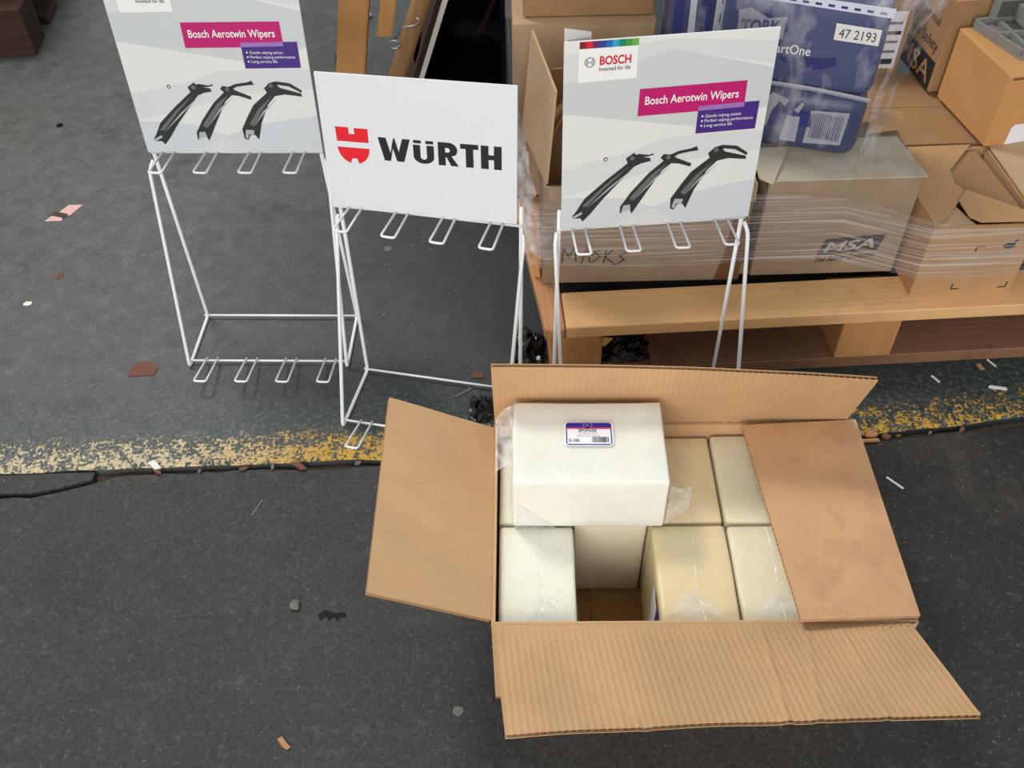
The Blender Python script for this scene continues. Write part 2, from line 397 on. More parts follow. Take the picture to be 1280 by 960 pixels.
# ---------------------------------------------------------------- ground
EDGE = [(-4.0, 1.03), (-1.6, 1.058), (-0.921, 1.066), (-0.635, 1.071), (-0.233, 1.080), (0.2, 1.092), (0.617, 1.108), (0.948, 1.148), (1.5, 1.19), (4.0, 1.3)]
def edge_y(x):
    for (a, ya), (b, yb) in zip(EDGE, EDGE[1:]):
        if a <= x <= b: return ya+(yb-ya)*(x-a)/(b-a)
    return EDGE[-1][1]
xs = [-4+0.25*i for i in range(9)] + [-2+0.025*i for i in range(1, 160)] + [2+0.25*i for i in range(9)]
def jag(x, k, s): return noise.noise(Vector((x*k, s, 0.3)))
rows = [(-0.004, -0.04), (-0.002, -0.012), (0.0, -0.004), (0.006, 0.0), (0.05, 0), (0.1, 0), (0.2, 0), (0.4, 0), (1.0, 0), (2.5, 0), (7.0, 0)]
V = []; att = []
for d, z in rows:
    for x in xs:
        j = 0.006*jag(x, 9, 1)+0.003*jag(x, 40, 2) if d < 0.05 else 0
        V.append((x, edge_y(x)+d+j, z)); att.append(max(d, 0) if z > -0.01 else 1.0)
n = len(xs); F = [(r*n+i, r*n+i+1, (r+1)*n+i+1, (r+1)*n+i) for r in range(len(rows)-1) for i in range(n-1)]
me = pymesh('floor', V, F); a = me.attributes.new('edge', 'FLOAT', 'POINT'); a.data.foreach_set('value', att)
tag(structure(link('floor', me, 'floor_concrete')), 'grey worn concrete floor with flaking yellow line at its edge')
# asphalt apron in front: its lip runs along a dirt filled gap and around a broken piece on the left
def lip(x):
    g = 0.011+0.016*abs(jag(x, 5, 5))+0.005*jag(x, 33, 7)
    if x < -0.72:   # cracked-off slab here
        g += min(1, (-0.70-x)*7)*0.040
    return edge_y(x)-g
V = []
rows2 = [(0.0, -0.04), (-0.001, -0.006), (-0.005, 0.0), (-0.05, 0), (-0.2, 0), (-0.6, 0), (-1.5, 0), (-4, 0)]
for d, z in rows2:
    for x in xs:
        V.append((x, lip(x)+d, z-(0.002 if z == 0 and d > -0.01 else 0)))
F = [((r+1)*n+i, (r+1)*n+i+1, r*n+i+1, r*n+i) for r in range(len(rows2)-1) for i in range(n-1)]
tag(structure(obj('floor_apron', V, F, 'floor_asphalt')), 'dark asphalt ground in front of the yellow line')
tag(structure(obj('floor_gap', [(-4, 0.9, -0.016), (4, 1.0, -0.016), (4, 1.4, -0.016), (-4, 1.2, -0.016)], [(0, 1, 2, 3)], 'gap_dirt')), 'dirt in the gap between the two floors')
pl = []; xx = [-1.9+0.05*i for i in range(25)]
top_e = [(x, edge_y(x)-0.007+0.002*jag(x, 30, 4)) for x in xx if x <= -0.71]; bot_e = [(x, lip(x)+0.006+0.002*jag(x, 50, 8)) for x in xx if x <= -0.71]
V, F = prism(bot_e+list(reversed(top_e)), -0.0155, -0.002)
tag(obj('asphalt_slab', V, F, 'floor_asphalt'), 'cracked off strip of asphalt lying along the cream painted edge', 'slab')

# ---------------------------------------------------------------- sponge carton
CX, CY, CA = 0.247, 0.790, -0.016
cW, cD, cH = 0.556, 0.346, 0.215
hw, hd = cW/2, cD/2
carton = thing('sponge_carton', 'large open corrugated carton with raised flaps holding packs of cream sponges', 'carton', (CX, CY, 0), CA)
TH = 0.005
box('base', -hw, hw, -hd, hd, 0.0, 0.006, 'carton_floor', carton)
box('base_flap', -0.13, -0.045, -hd+0.008, hd-0.008, 0.0063, 0.009, 'carton_floor', carton)
box('front_wall', -hw, hw, -hd, -hd+TH, 0.006, cH-0.001, 'carton_inside', carton)
box('back_wall', -hw, hw, hd-TH, hd, 0.006, cH, 'carton_inside', carton)
box('side_wall', -hw, -hw+TH, -hd+TH, hd-TH, 0.006, cH, 'carton_inside', carton)
box('side_wall', hw-TH, hw, -hd+TH, hd-TH, 0.006, cH-0.002, 'carton_inside', carton)
def to_local(p, ox, oy, a):
    x, y = p[0]-ox, p[1]-oy; c, s = math.cos(a), math.sin(a); return Vector((c*x+s*y, -s*x+c*y, p[2]))
def corr_flap(name, c, mat, parent, th=0.006, pitch=0.0085, amp=0.0003, bow=0.0, curl=0.0, per=4, nt=10, wob=0.0015, seed=0, crease=()):
    c = [Vector(q) for q in c]; wdt = (c[1]-c[0]).length; nf = max(6, int(wdt/pitch))
    nrm = (c[1]-c[0]).cross(c[3]-c[0]).normalized()
    def base(s, t):
        return bilin(c, s, t) + nrm*(bow*math.sin(PI*s)*t + curl*t*t + wob*noise.noise(Vector((s*4+seed, t*2, seed)))*t + sum(h_*math.exp(-((s+k_*t-s0)/0.007)**2)*min(1, t*5) for s0, k_, h_ in crease))
    ns = nf*per
    A = grid_sheet(lambda s, t: base(s, t)+nrm*amp*math.cos(2*PI*nf*s)*(0.25+0.75*min(1, t*6)), ns, nt)
    A2 = grid_sheet(lambda s, t: base(s, t)-nrm*0.0007, nf, nt)
    B = grid_sheet(lambda s, t: base(s, t)-nrm*th, nf, nt)
    B2 = grid_sheet(lambda s, t: base(s, t)-nrm*(th-0.0007), nf, nt)
    Z = grid_sheet(lambda s, t: base(s, t)-nrm*(0.0008 if round(s*nf*2) % 2 == 0 else th-0.0008), nf*2, nt)
    # close the cut edges of the two liners
    def rim(fa, fb):
        k = nf; V = []; F = []
        path = [(i/k, 1.0) for i in range(k+1)]
        for s, t in path: V += [fa(s, t), fb(s, t)]
        for i in range(k): F.append((2*i, 2*i+2, 2*i+3, 2*i+1))
        return V, F
    R1 = rim(lambda s, t: base(s, t)+nrm*0.0001, lambda s, t: base(s, t)-nrm*0.0007)
    R2 = rim(lambda s, t: base(s, t)-nrm*(th-0.0007), lambda s, t: base(s, t)-nrm*th)
    V, F = join(A, A2, B, B2, Z, R1, R2)
    return obj(name, V, F, mat, parent)
L = lambda *p: to_local(p, CX, CY, CA)
# back flap stands up and leans on the top pack, front flap is raised towards the front, left flap tilts up, right flap is shut
corr_flap('back_flap', [(-hw, hd, cH+0.001), (hw-0.012, hd, cH+0.001), L(0.503, 0.890, 0.379), L(-0.029, 0.926, 0.384)], 'carton_inside', carton, bow=-0.006, amp=0.00035, seed=1)
corr_flap('front_flap', [(hw-0.012, -hd, cH), (-hw+0.002, -hd, cH), L(-0.016, 0.453, 0.266), L(0.516, 0.451, 0.299)], 'carton_inside', carton, bow=0.004, amp=0.0005, wob=0.004, seed=3, crease=((0.36, -0.04, 0.0022), (0.25, -0.08, 0.0016), (0.17, -0.02, 0.0012), (1.0, 0.30, -0.0014)))
corr_flap('left_flap', [(-hw, -hd+0.006, cH+0.001), (-hw, hd-0.008, cH+0.001), L(-0.181, 0.948, 0.303), L(-0.187, 0.627, 0.291)], 'carton_inside', carton, amp=0.00012, wob=0.002, seed=5)
corr_flap('right_flap', [(hw, hd-0.004, cH+0.003), (hw, -hd+0.004, cH+0.003), L(0.363, 0.607, 0.231), L(0.349, 0.940, 0.226)], 'carton_shut', carton, amp=0.00006, wob=0.003, seed=9)
# frayed paper at the torn right front corner
for k in range(5):
    x = hw-0.004-0.011*k; V = [(x, -hd-0.001, cH-0.004), (x-0.010, -hd-0.001, cH-0.006), (x-0.008+0.004*random.random(), -hd-0.008-0.006*random.random(), cH+0.004), (x-0.002, -hd-0.006, cH+0.007)]
    panel('torn_paper', V, 0.0006, 'carton_inside', carton, 0.002, 3, 3)
# packs of sponges standing in the carton
PX = [-hw+0.007+0.1088*i for i in range(6)]
def pack(label, x0, x1, y0, y1, z0, z1, mat, group, seed, seam=2, tilt=0.0):
    c = Vector(((x0+x1)/2, (y0+y1)/2, z0)); wpt = Matrix.Rotation(CA, 3, 'Z') @ c + Vector((CX, CY, 0))
    t = thing('sponge_pack', label, 'sponge pack', wpt, CA+tilt, group)
    a, b, h = (x1-x0)/2, (y1-y0)/2, z1-z0
    rounded('sponge', -a+0.0018, a-0.0018, -b+0.0018, b-0.0018, 0.001, h-0.002, 0.0045, mat, t, 0.0012, seed, 6)
    bag = rounded('plastic_bag', -a+0.0008, a-0.0008, -b+0.0008, b-0.0008, 0.0, h, 0.006, 'film_clear', t, 0.0012, seed+5, 6)
    if seam == 1:
        sheet('bag_seam', lambda s, q: Vector((0.002+0.0026*(s-0.5)+0.003*math.sin(5*q+seed), -b+0.004+(2*b-0.01)*q, h+0.0012+0.0012*s)), 2, 18, 'film_crumple', bag)
    elif seam:
        # folded seam of the bag running along the top and the gathered end over the front edge
        sheet('bag_seam', lambda s, q: Vector((0.002+0.0026*(s-0.5)+0.002*math.sin(7*q+seed), -b+0.004+(2*b-0.01)*q, h+0.0012+0.0012*s)), 2, 18, 'film_crumple', bag)
        sheet('bag_fold', lambda s, q: Vector(((s-0.5)*a*(1.2+0.2*(seed % 4))*(1-0.8*q)+0.012*math.sin(seed*2.3), -b+0.002+(0.032+0.007*(seed % 4))*q, h+0.0015+0.005*math.sin(PI*q)*(0.4+0.6*abs(math.sin(6*s+seed))))), 14, 8, 'film_fold', bag)
    return t
Yf0, Yf1, Yb0, Yb1 = -hd+0.008, -0.004, 0.0, hd-0.008
pack('ivory sponge pack standing alone in the carton corner, beside the empty slot', PX[0], PX[1], Yf0, Yf1, 0.0095, 0.198, 'foam_ivory', 'sponge packs standing in the carton', 1)
pack('cream sponge pack with blue label on its side facing the empty slot', PX[2], PX[3], Yf0, Yf1, 0.0095, 0.199, 'foam_aged', 'sponge packs standing in the carton', 2)
pack('cream sponge pack partly under the shut flap, next to the labelled one', PX[3], PX[4], Yf0, Yf1, 0.0095, 0.197, 'foam_cream', 'sponge packs standing in the carton', 3)
pack('sponge pack peeping out under the torn end of the shut flap', PX[4], PX[5]-0.002, Yf0, Yf1, 0.0095, 0.195, 'foam_aged', 'sponge packs standing in the carton', 4)
pack('ivory sponge pack in the back corner, under the labelled top pack', PX[0], PX[1], Yb0, Yb1, 0.0095, 0.196, 'foam_ivory', 'sponge packs standing in the carton', 5, 1)
pack('sponge pack forming the far side of the empty slot', PX[1], PX[2], Yb0, Yb1, 0.0095, 0.195, 'foam_cream', 'sponge packs standing in the carton', 6, False)
pack('darker sponge pack against the raised back flap, beside the labelled top pack', PX[2], PX[3], Yb0, Yb1, 0.0095, 0.194, 'foam_aged', 'sponge packs standing in the carton', 7, 1)
pack('pale sponge pack against the back flap, half under the shut flap', PX[3], PX[4], Yb0, Yb1, 0.0095, 0.197, 'foam_cream', 'sponge packs standing in the carton', 8, 1)
# sticker on the side of the pack that faces the empty slot
sp = [o for o in bpy.data.objects if o.get('label', '').startswith('cream sponge pack with blue label')][0]
fc = Face((-0.0545, -0.01, 0.05), (0, -0.06, 0), (0, 0, 0.12), (-1, 0, 0))
st = poly('sticker', fc, [(0, 0), (1, 0), (1, 1), (0, 1)], 'sticker_white', sp, 4)
poly('sticker_header', fc, [(0.6, 0), (1, 0), (1, 1), (0.6, 1)], 'sticker_blue', st, 5)
# top pack, lying flat across the others
ta = -0.028
tp = thing('sponge_pack', 'white sponge pack with blue printed sticker lying flat on top of the others', 'sponge pack', (0.1065, 0.856, 0.2000), ta)
rounded('sponge', -0.1075, 0.1075, -0.074, 0.074, 0.001, 0.104, 0.004, 'foam_white', tp, 0.0012, 21, 6)
bag = rounded('plastic_bag', -0.109, 0.109, -0.0755, 0.0755, 0.0, 0.1055, 0.0055, 'film_clear', tp, 0.0014, 22, 7)
sheet('bag_end', lambda s, q: Vector((0.1088+0.036*q, -0.073+0.022*q+0.006*math.sin(9*s+6*q)*q, 0.004+0.092*s*(1-0.62*q)+0.018*q)), 12, 10, 'film_ear', bag)
sheet('bag_end', lambda s, q: Vector((-0.108-0.026*q, 0.074-0.06*s-0.006*q, 0.03+0.068*(1-s)*(1-0.3*q)+0.007*math.sin(7*s+4*q)*q)), 10, 8, 'film_ear', bag)
sheet('bag_fold', lambda s, q: Vector((-0.105+0.06*s, -0.0772-0.002*math.sin(PI*s), 0.003+0.06*q*(1-s))), 10, 6, 'film_ear', bag)
fc = Face((-0.0345, -0.0115, 0.1058), (0.0695, 0, 0), (0, 0.044, 0), (0, 0, 1))
rr = lambda r, e: [(e+r*0.6, e), (1-e-r*0.6, e), (1-e, e+r), (1-e, 1-e-r), (1-e-r*0.6, 1-e), (e+r*0.6, 1-e), (e, 1-e-r), (e, e+r)]
st = poly('sticker', fc, rr(0.1, 0.0), 'sticker_white', tp, 3)
poly('sticker_border', fc, rr(0.07, 0.035), 'sticker_blue', st, 4)
poly('sticker_panel', fc, [(0.06, 0.07), (0.94, 0.07), (0.94, 0.72), (0.06, 0.72)], 'sticker_white', st, 5)
poly('sticker_line', fc, [(0.04, 0.69), (0.96, 0.69), (0.96, 0.75), (0.04, 0.75)], 'sticker_red', st, 6)
poly('emblem', fc, ring_poly(0.48, 0.84, 0.10, 0.13), 'lilac', st, 6); poly('emblem', fc, ring_poly(0.48, 0.84, 0.08, 0.10), 'sticker_blue', st, 7)
text('emblem_letter', fc, 'B', (0.45, 0.79), (0.51, 0.79), 0.10, 'lilac', st, 8)
text('lettering', fc, 'SPONGE', (0.29, 0.57), (0.66, 0.57), 0.105, 'print_black', st, 6, 0.02)
text('lettering', fc, 'Foreign Polyurethane', (0.30, 0.485), (0.69, 0.485), 0.05, 'sticker_grey', st, 6)
text('lettering', fc, '218 x 150 x 110 mm', (0.26, 0.375), (0.72, 0.375), 0.065, 'sticker_grey', st, 6)
text('lettering', fc, 'S-100', (0.09, 0.15), (0.30, 0.15), 0.12, 'print_black', st, 6, 0.02)
x = 0.56
while x < 0.90:
    wv_ = random.choice((0.006, 0.010, 0.016)); poly('barcode_bar', fc, [(x, 0.13), (x+wv_, 0.13), (x+wv_, 0.36), (x, 0.36)], 'print_black', st, 6); x += wv_+random.choice((0.006, 0.010))

# ---------------------------------------------------------------- display stands
BOSCH = dict(
  mag=[(0.362, 0.617), (0.883, 0.622), (0.881, 0.759), (0.365, 0.754)],
  pur=[(0.658, 0.503), (0.955, 0.507), (0.956, 0.651), (0.658, 0.646)],
  ovl=[(0.657, 0.622), (0.883, 0.627), (0.881, 0.651), (0.658, 0.646)],
  w1=[(0.057, 0.085), (0.079, 0.117), (0.117, 0.183), (0.224, 0.281), (0.33, 0.368), (0.32, 0.396), (0.359, 0.423), (0.385, 0.4), (0.442, 0.389), (0.447, 0.371), (0.4, 0.362), (0.365, 0.347), (0.344, 0.325), (0.214, 0.175), (0.151, 0.092), (0.112, 0.049), (0.099, 0.07), (0.062, 0.07)],
  w1a=[(0.366, 0.405), (0.382, 0.416), (0.435, 0.406), (0.46, 0.413), (0.458, 0.404), (0.429, 0.397), (0.385, 0.396)],
  w1h=[(0.104, 0.14), (0.225, 0.26), (0.343, 0.355), (0.225, 0.241), (0.131, 0.138)],
  w1e=[(0.059, 0.083), (0.105, 0.109), (0.109, 0.095), (0.066, 0.071)],
  w2=[(0.305, 0.079), (0.307, 0.123), (0.356, 0.199), (0.441, 0.303), (0.513, 0.367), (0.495, 0.385), (0.511, 0.404), (0.549, 0.397), (0.582, 0.375), (0.657, 0.34), (0.653, 0.323), (0.591, 0.345), (0.553, 0.35), (0.51, 0.314), (0.437, 0.193), (0.393, 0.116), (0.368, 0.074), (0.354, 0.112), (0.328, 0.092)],
  w2a=[(0.531, 0.393), (0.586, 0.415), (0.648, 0.424), (0.675, 0.434), (0.684, 0.41), (0.643, 0.407), (0.587, 0.398), (0.557, 0.38)],
  w2h=[(0.351, 0.168), (0.454, 0.293), (0.533, 0.354), (0.468, 0.275), (0.371, 0.152)],
  w2e=[(0.312, 0.083), (0.323, 0.127), (0.357, 0.13), (0.361, 0.104), (0.332, 0.092)],
  w3=[(0.571, 0.087), (0.569, 0.146), (0.613, 0.221), (0.659, 0.291), (0.747, 0.364), (0.736, 0.39), (0.767, 0.42), (0.798, 0.428), (0.82, 0.393), (0.933, 0.359), (0.935, 0.341), (0.843, 0.354), (0.787, 0.344), (0.741, 0.295), (0.686, 0.187), (0.652, 0.081), (0.634, 0.111), (0.608, 0.109), (0.591, 0.078)],
  w3a=[(0.78, 0.413), (0.804, 0.43), (0.88, 0.419), (0.939, 0.376), (0.935, 0.363), (0.87, 0.401), (0.806, 0.411)],
  w3h=[(0.616, 0.178), (0.686, 0.272), (0.774, 0.348), (0.7, 0.257), (0.637, 0.162)],
  w3e=[(0.578, 0.097), (0.59, 0.143), (0.635, 0.139), (0.628, 0.112), (0.601, 0.114), (0.591, 0.084)])
def print_bosch(b, f):
    P = BOSCH
    poly('tint', f, [(0, 0.71), (0, 0.654), (0.663, 0.539), (1, 0.62), (1, 0.812), (0.512, 0.937), (0.343, 0.894), (0, 0.80)], 'facet_grey', b, 1)
    poly('tint', f, [(0, 0.80), (0.343, 0.894), (0.512, 0.937), (1, 0.83), (1, 0.94), (0.5, 0.985), (0, 0.94)], 'facet_pale', b, 1)
    poly('tint', f, [(0, 0.355), (0.371, 0.436), (0.518, 0.491), (1, 0.497), (1, 0.387), (0.6, 0.36), (0.3, 0.27), (0, 0.20)], 'facet_pale', b, 1)
    poly('tint', f, [(0, 0.195), (0.306, 0.172), (0.47, 0.103), (0.233, 0.0), (0, 0.0)], 'facet_blue', b, 1)
    poly('tint', f, [(1, 0.225), (0.668, 0.174), (0.47, 0.103), (0.60, 0.0), (1, 0.0)], 'facet_blue', b, 1)
    poly('tint', f, [(0.233, 0.0), (0.47, 0.103), (0.60, 0.0)], 'facet_pale', b, 2)
    poly('logo_panel', f, [(0.069, 1), (0.343, 1), (0.344, 0.811), (0.068, 0.806)], 'print_white', b, 3)
    for i in range(9): poly('rainbow_strip', f, [(0.07+0.0304*i, 0.967), (0.07+0.0304*(i+1), 0.967), (0.07+0.0304*(i+1), 1), (0.07+0.0304*i, 1)], 'strip_%d' % i, b, 4)
    poly('round_emblem', f, ring_poly(0.12, 0.902, 0.025, 0.025), 'logo_grey', b, 4); poly('round_emblem', f, ring_poly(0.12, 0.902, 0.019, 0.019), 'print_white', b, 5)
    poly('round_emblem', f, [(0.105, 0.889), (0.111, 0.889), (0.111, 0.899), (0.129, 0.899), (0.129, 0.889), (0.135, 0.889), (0.135, 0.915), (0.129, 0.915), (0.129, 0.905), (0.111, 0.905), (0.111, 0.915), (0.105, 0.915)], 'logo_grey', b, 6)
    text('brand_lettering', f, 'BOSCH', (0.166, 0.887), (0.313, 0.887), 0.039, 'bosch_red', b, 4, 0.03)
    text('slogan_lettering', f, 'Invented for life', (0.165, 0.857), (0.312, 0.857), 0.019, 'print_black', b, 4, 0.008)
    poly('magenta_banner', f, P['mag'], 'magenta', b, 3)
    text('headline_lettering', f, 'Bosch Aerotwin Wipers', (0.394, 0.674), (0.848, 0.677), 0.040, 'print_white', b, 5, 0.014)
    poly('purple_banner', f, P['pur'], 'purple', b, 4); poly('banner_overlap', f, P['ovl'], 'lilac', b, 5)
    for i, (s, e) in enumerate((('Gentle wiping action', 0.873), ('Perfect wiping performance', 0.935), ('Long service life', 0.836))):
        y = 0.585-0.025*i; text('bullet_lettering', f, s, (0.697, y), (e, y), 0.0155, 'print_white', b, 5, 0.0)
        poly('bullet', f, [(0.679, y+0.003), (0.687, y+0.003), (0.687, y+0.012), (0.679, y+0.012)], 'print_white', b, 5)
    for k in '123':
        w_ = poly('wiper_picture', f, P['w'+k], 'rubber_dark', b, 3); poly('wiper_arm', f, P['w'+k+'a'], 'rubber_dark', b, 3)
        poly('wiper_shine', f, P['w'+k+'h'], 'rubber_mid', b, 4); poly('wiper_shine', f, [(u+0.022, v-0.016) for u, v in P['w'+k+'h']][:3]+[(u+0.030, v-0.022) for u, v in P['w'+k+'h']][1:2], 'rubber_light', b, 4); poly('wiper_tip', f, P['w'+k+'e'], 'rubber_light', b, 4)
    for (u, v) in ((0.352, 0.395), (0.535, 0.385), (0.775, 0.405)): poly('wiper_joint', f, ring_poly(u, v, 0.012, 0.012, 10), 'rubber_mid', b, 4)
    poly('bolt_picture', f, ring_poly(0.218, 0.399, 0.011, 0.012, 12), 'rubber_mid', b, 3); poly('bolt_picture', f, ring_poly(0.219, 0.399, 0.005, 0.006, 10), 'print_white', b, 4)
def print_wurth(b, f):
    poly('red_emblem', f, [(0.072, 0.632), (0.141, 0.632), (0.141, 0.584), (0.170, 0.584), (0.170, 0.630), (0.242, 0.630), (0.241, 0.527), (0.074, 0.527)], 'print_red', b, 1)
    arc = [(0.073+0.084+0.084*math.cos(a), 0.484+0.122*math.sin(a)) for a in [PI+PI*i/24 for i in range(25)]]
    left = [p for p in arc if p[0] <= 0.1425]; right = [p for p in arc if p[0] >= 0.1705]
    poly('red_emblem', f, left+[(0.1425, 0.403), (0.1705, 0.403)]+right, 'print_red', b, 1)
    # heavy square lettering, each letter a flat print
    y0, y1 = 0.408, 0.578; Hh = y1-y0; s = 0.040
    def put(pts): poly('brand_letter', f, [(x, y0+Hh*y) for x, y in pts], 'print_black', b, 1)
    put([(0.291, 1), (0.332, 1), (0.352, 0.34), (0.362, 0.72), (0.372, 1.0), (0.378, 1), (0.395, 0.42), (0.418, 1), (0.458, 1), (0.420, 0), (0.383, 0), (0.366, 0.55), (0.350, 0), (0.318, 0)])
    ua = [(0.525+0.0535*math.cos(a), 0.30+0.30*math.sin(a)) for a in [PI+PI*i/14 for i in range(15)]]; ui = [(0.525+0.0165*math.cos(a), 0.30+0.12*math.sin(a)) for a in [2*PI-PI*i/10 for i in range(11)]]
    put([(0.4715, 0.80), *ua, (0.5785, 0.80), (0.5415, 0.80), *ui, (0.5085, 0.80)])
    put([(0.474, 0.87), (0.514, 0.87), (0.514, 1.0), (0.474, 1.0)]); put([(0.537, 0.87), (0.577, 0.87), (0.577, 1.0), (0.537, 1.0)])
    ro = [(0.655+0.044*math.cos(a), 0.685+0.315*math.sin(a)) for a in [PI/2-PI*i/12 for i in range(13)]]
    put([(0.600, 0), (0.600, 1), *ro[:10], (0.668, 0.42), (0.704, 0), (0.664, 0), (0.643, 0.36), (0.637, 0.36), (0.637, 0)])
    poly('letter_counter', f, [(0.637, y0+Hh*0.58), (0.655, y0+Hh*0.58), (0.662, y0+Hh*0.67), (0.655, y0+Hh*0.77), (0.637, y0+Hh*0.77)], 'fluted_sheet', b, 2)
    put([(0.714, 1), (0.806, 1), (0.806, 0.79), (0.780, 0.79), (0.780, 0), (0.741, 0), (0.741, 0.79), (0.714, 0.79)])
    put([(0.818, 0), (0.818, 1), (0.857, 1), (0.857, 0.61), (0.884, 0.61), (0.884, 1), (0.923, 1), (0.923, 0), (0.884, 0), (0.884, 0.40), (0.857, 0.40), (0.857, 0)])
RW, RT = 0.0035, 0.0021
def stand(label, loc, yaw, wd, d, by, bz, topc, toph, EL, ER, bw, bh, bc, btilt, kind, hook_rise=0.010):
    t = thing('display_stand', label, 'display stand', (loc[0], loc[1], 0), yaw, 'wire display stands')
    hwid = wd/2; z0 = RW
    up_dir = Vector((0, by-d, bz)).normalized()
    def upright(sgn, z): f_ = z/bz; return Vector((sgn*hwid+(topc+sgn*(toph-hwid))*f_, d+(by-d)*f_, z))
    ztop = bz+0.03
    for sgn, E_ in ((-1, EL), (1, ER)):
        path = [upright(sgn, ztop), Vector((sgn*hwid, d, z0)), Vector((sgn*hwid, 0, z0)), Vector(E_), upright(sgn, E_[2]+0.016)+Vector((sgn*0.004, -0.004, 0))]
        tube('side_frame', path, RW, 'white_wire', t, 10, 0.012)
    for nm, y, z, ov in (('base_bar', 0.014, 2*RW+RT*0.6, 0.003), ('base_bar', d-0.003, 2*RW+RT*0.8, 0.005)):
        tube(nm, [(-hwid-ov, y, z), (hwid+ov, y, z)], 0.0022, 'white_wire', t, 8)
    zc = bz-0.002
    a, b = upright(-1, zc)+Vector((-0.004, -RW-0.002, 0)), upright(1, zc)+Vector((0.004, -RW-0.002, 0))
    tube('top_bar', [a, b], 0.0022, 'white_wire', t, 8)
    def hook(p, x, rise):
        L_ = 0.078; g = 0.021
        pts = [Vector((x, p.y+0.003, p.z+0.002)), Vector((x, p.y-L_, p.z+rise)), Vector((x+g, p.y-L_, p.z+rise)), Vector((x+g, p.y+0.003, p.z+0.002))]
        pts = [pts[0], pts[1]+Vector((-0.002, 0, 0.001)), pts[2], pts[3]]
        tube('hook', pts, RT, 'white_wire', t, 8, 0.006)
    for k in range(4):
        s_ = (-0.131+0.078*k+0.155)/0.31; p = a.lerp(b, s_); hook(p-Vector((0, 0.003, 0)), p.x, hook_rise)
    for k in range(4):
        hook(Vector((0, 0.013, 2*RW+0.004)), (-0.122+0.078*k)*hwid/0.155, 0.02)
    # sign board, fixed to the front of the uprights
    base = Vector((bc, by, bz))-Vector((0, RW+0.0055, 0)); ux = Vector((bw, 0, btilt*bw)); nrm = ux.cross(up_dir).normalized()
    if nrm.y > 0: nrm = -nrm
    o = base-ux*0.5; uy = up_dir*bh; th = 0.004
    c8 = [o, o+ux, o+ux-nrm*th, o-nrm*th]; bm = hexa(c8+[p+uy for p in c8])
    brd = bobj('sign_board', bm, 'fluted_sheet' if kind == 'wurth' else 'board_face', t)
    f = Face(o, ux, uy, nrm)
    if kind == 'wurth': print_wurth(brd, f); brd['label'] = 'white fluted sign with red emblem and WÜRTH lettering'
    else: print_bosch(brd, f); brd['label'] = 'pale grey printed sign with magenta banner and three wiper pictures'
    return t
S0 = stand('white wire stand with wiper sign, standing alone on the bare grey floor', (-0.4786, 1.3115), -0.0359, 0.3113, 0.1485, 0.180, 0.3829, -0.0166, 0.1525, (-0.1806, 0.163, 0.348), (0.1471, 0.163, 0.351), 0.3168, 0.3103, -0.0166, -0.003, 'bosch')
S1 = stand('white wire stand with WÜRTH sign, between the two wiper sign stands', (-0.1662, 1.1189), -0.2189, 0.3047, 0.1512, 0.1801, 0.3783, -0.0053, 0.1568, (-0.1672, 0.1634, 0.3415), (0.1578, 0.1635, 0.344), 0.317, 0.2371, -0.0127, 0.024, 'wurth')
S2 = stand('white wire stand with wiper sign, standing in front of the loaded pallet', (0.2436, 1.0743), 0.0728, 0.3059, 0.1702, 0.1962, 0.3719, 0.0063, 0.1533, (-0.1546, 0.1803, 0.347), (0.1700, 0.1801, 0.345), 0.3116, 0.3155, 0.0113, 0.017, 'bosch')

# ---------------------------------------------------------------- pallet
pal = thing('wooden_pallet', 'pale wooden pallet loaded with cartons behind the wiper stand', 'pallet', (0.075, 1.252, 0), math.radians(2.5))
PT = 0.148
def board(name, x0, x1, y0, y1, z0, z1, mat, seed=0):
    bm = bx(x0, x1, y0, y1, z0, z1, 0.002)
    return bobj(name, bm, mat, pal)
board('top_board', 0.026, 1.2, 0.0, 0.098, 0.121, PT, 'wood_pallet')
for y in (0.155, 0.31, 0.465, 0.62): board('top_board', 0.03, 1.2, y, y+0.1, 0.121, PT, 'wood_pallet')
sd = hexa([(-0.012, 0.0, 0.119), (0.0245, 0.0, 0.119), (0.0245, 0.45, 0.119), (-0.05, 0.45, 0.119), (-0.012, 0.0, 0.145), (0.0245, 0.0, 0.145), (0.0245, 0.45, 0.145), (-0.05, 0.45, 0.145)])
bmesh.ops.bevel(sd, geom=sd.edges[:], offset=0.003, segments=1, affect='EDGES'); bobj('side_board', sd, 'wood_pallet_side', pal)
for x0, x1 in ((0.0, 0.096), (0.545, 0.655), (1.104, 1.2)):
    for y in (0.004, 0.35, 0.62):
        bm = bx(x0, x1, y, y+0.13, 0.0275, 0.1185 if x0 == 0 else 0.1205, 0.006 if x0 == 0 else 0.003, 2); bobj('block', bm, 'wood_block', pal)
for y0, y1 in ((0.006, 0.135), (0.35, 0.48), (0.62, 0.75)):
    board('bottom_board', 0.0, 1.2, y0, y1, 0.0, 0.027, 'wood_base')
panel('splinter', [(0.09, -0.001, 0.105), (0.095, -0.001, 0.1205), (0.112, -0.004, 0.1205), (0.098, -0.003, 0.1)], 0.002, 'wood_block', pal)

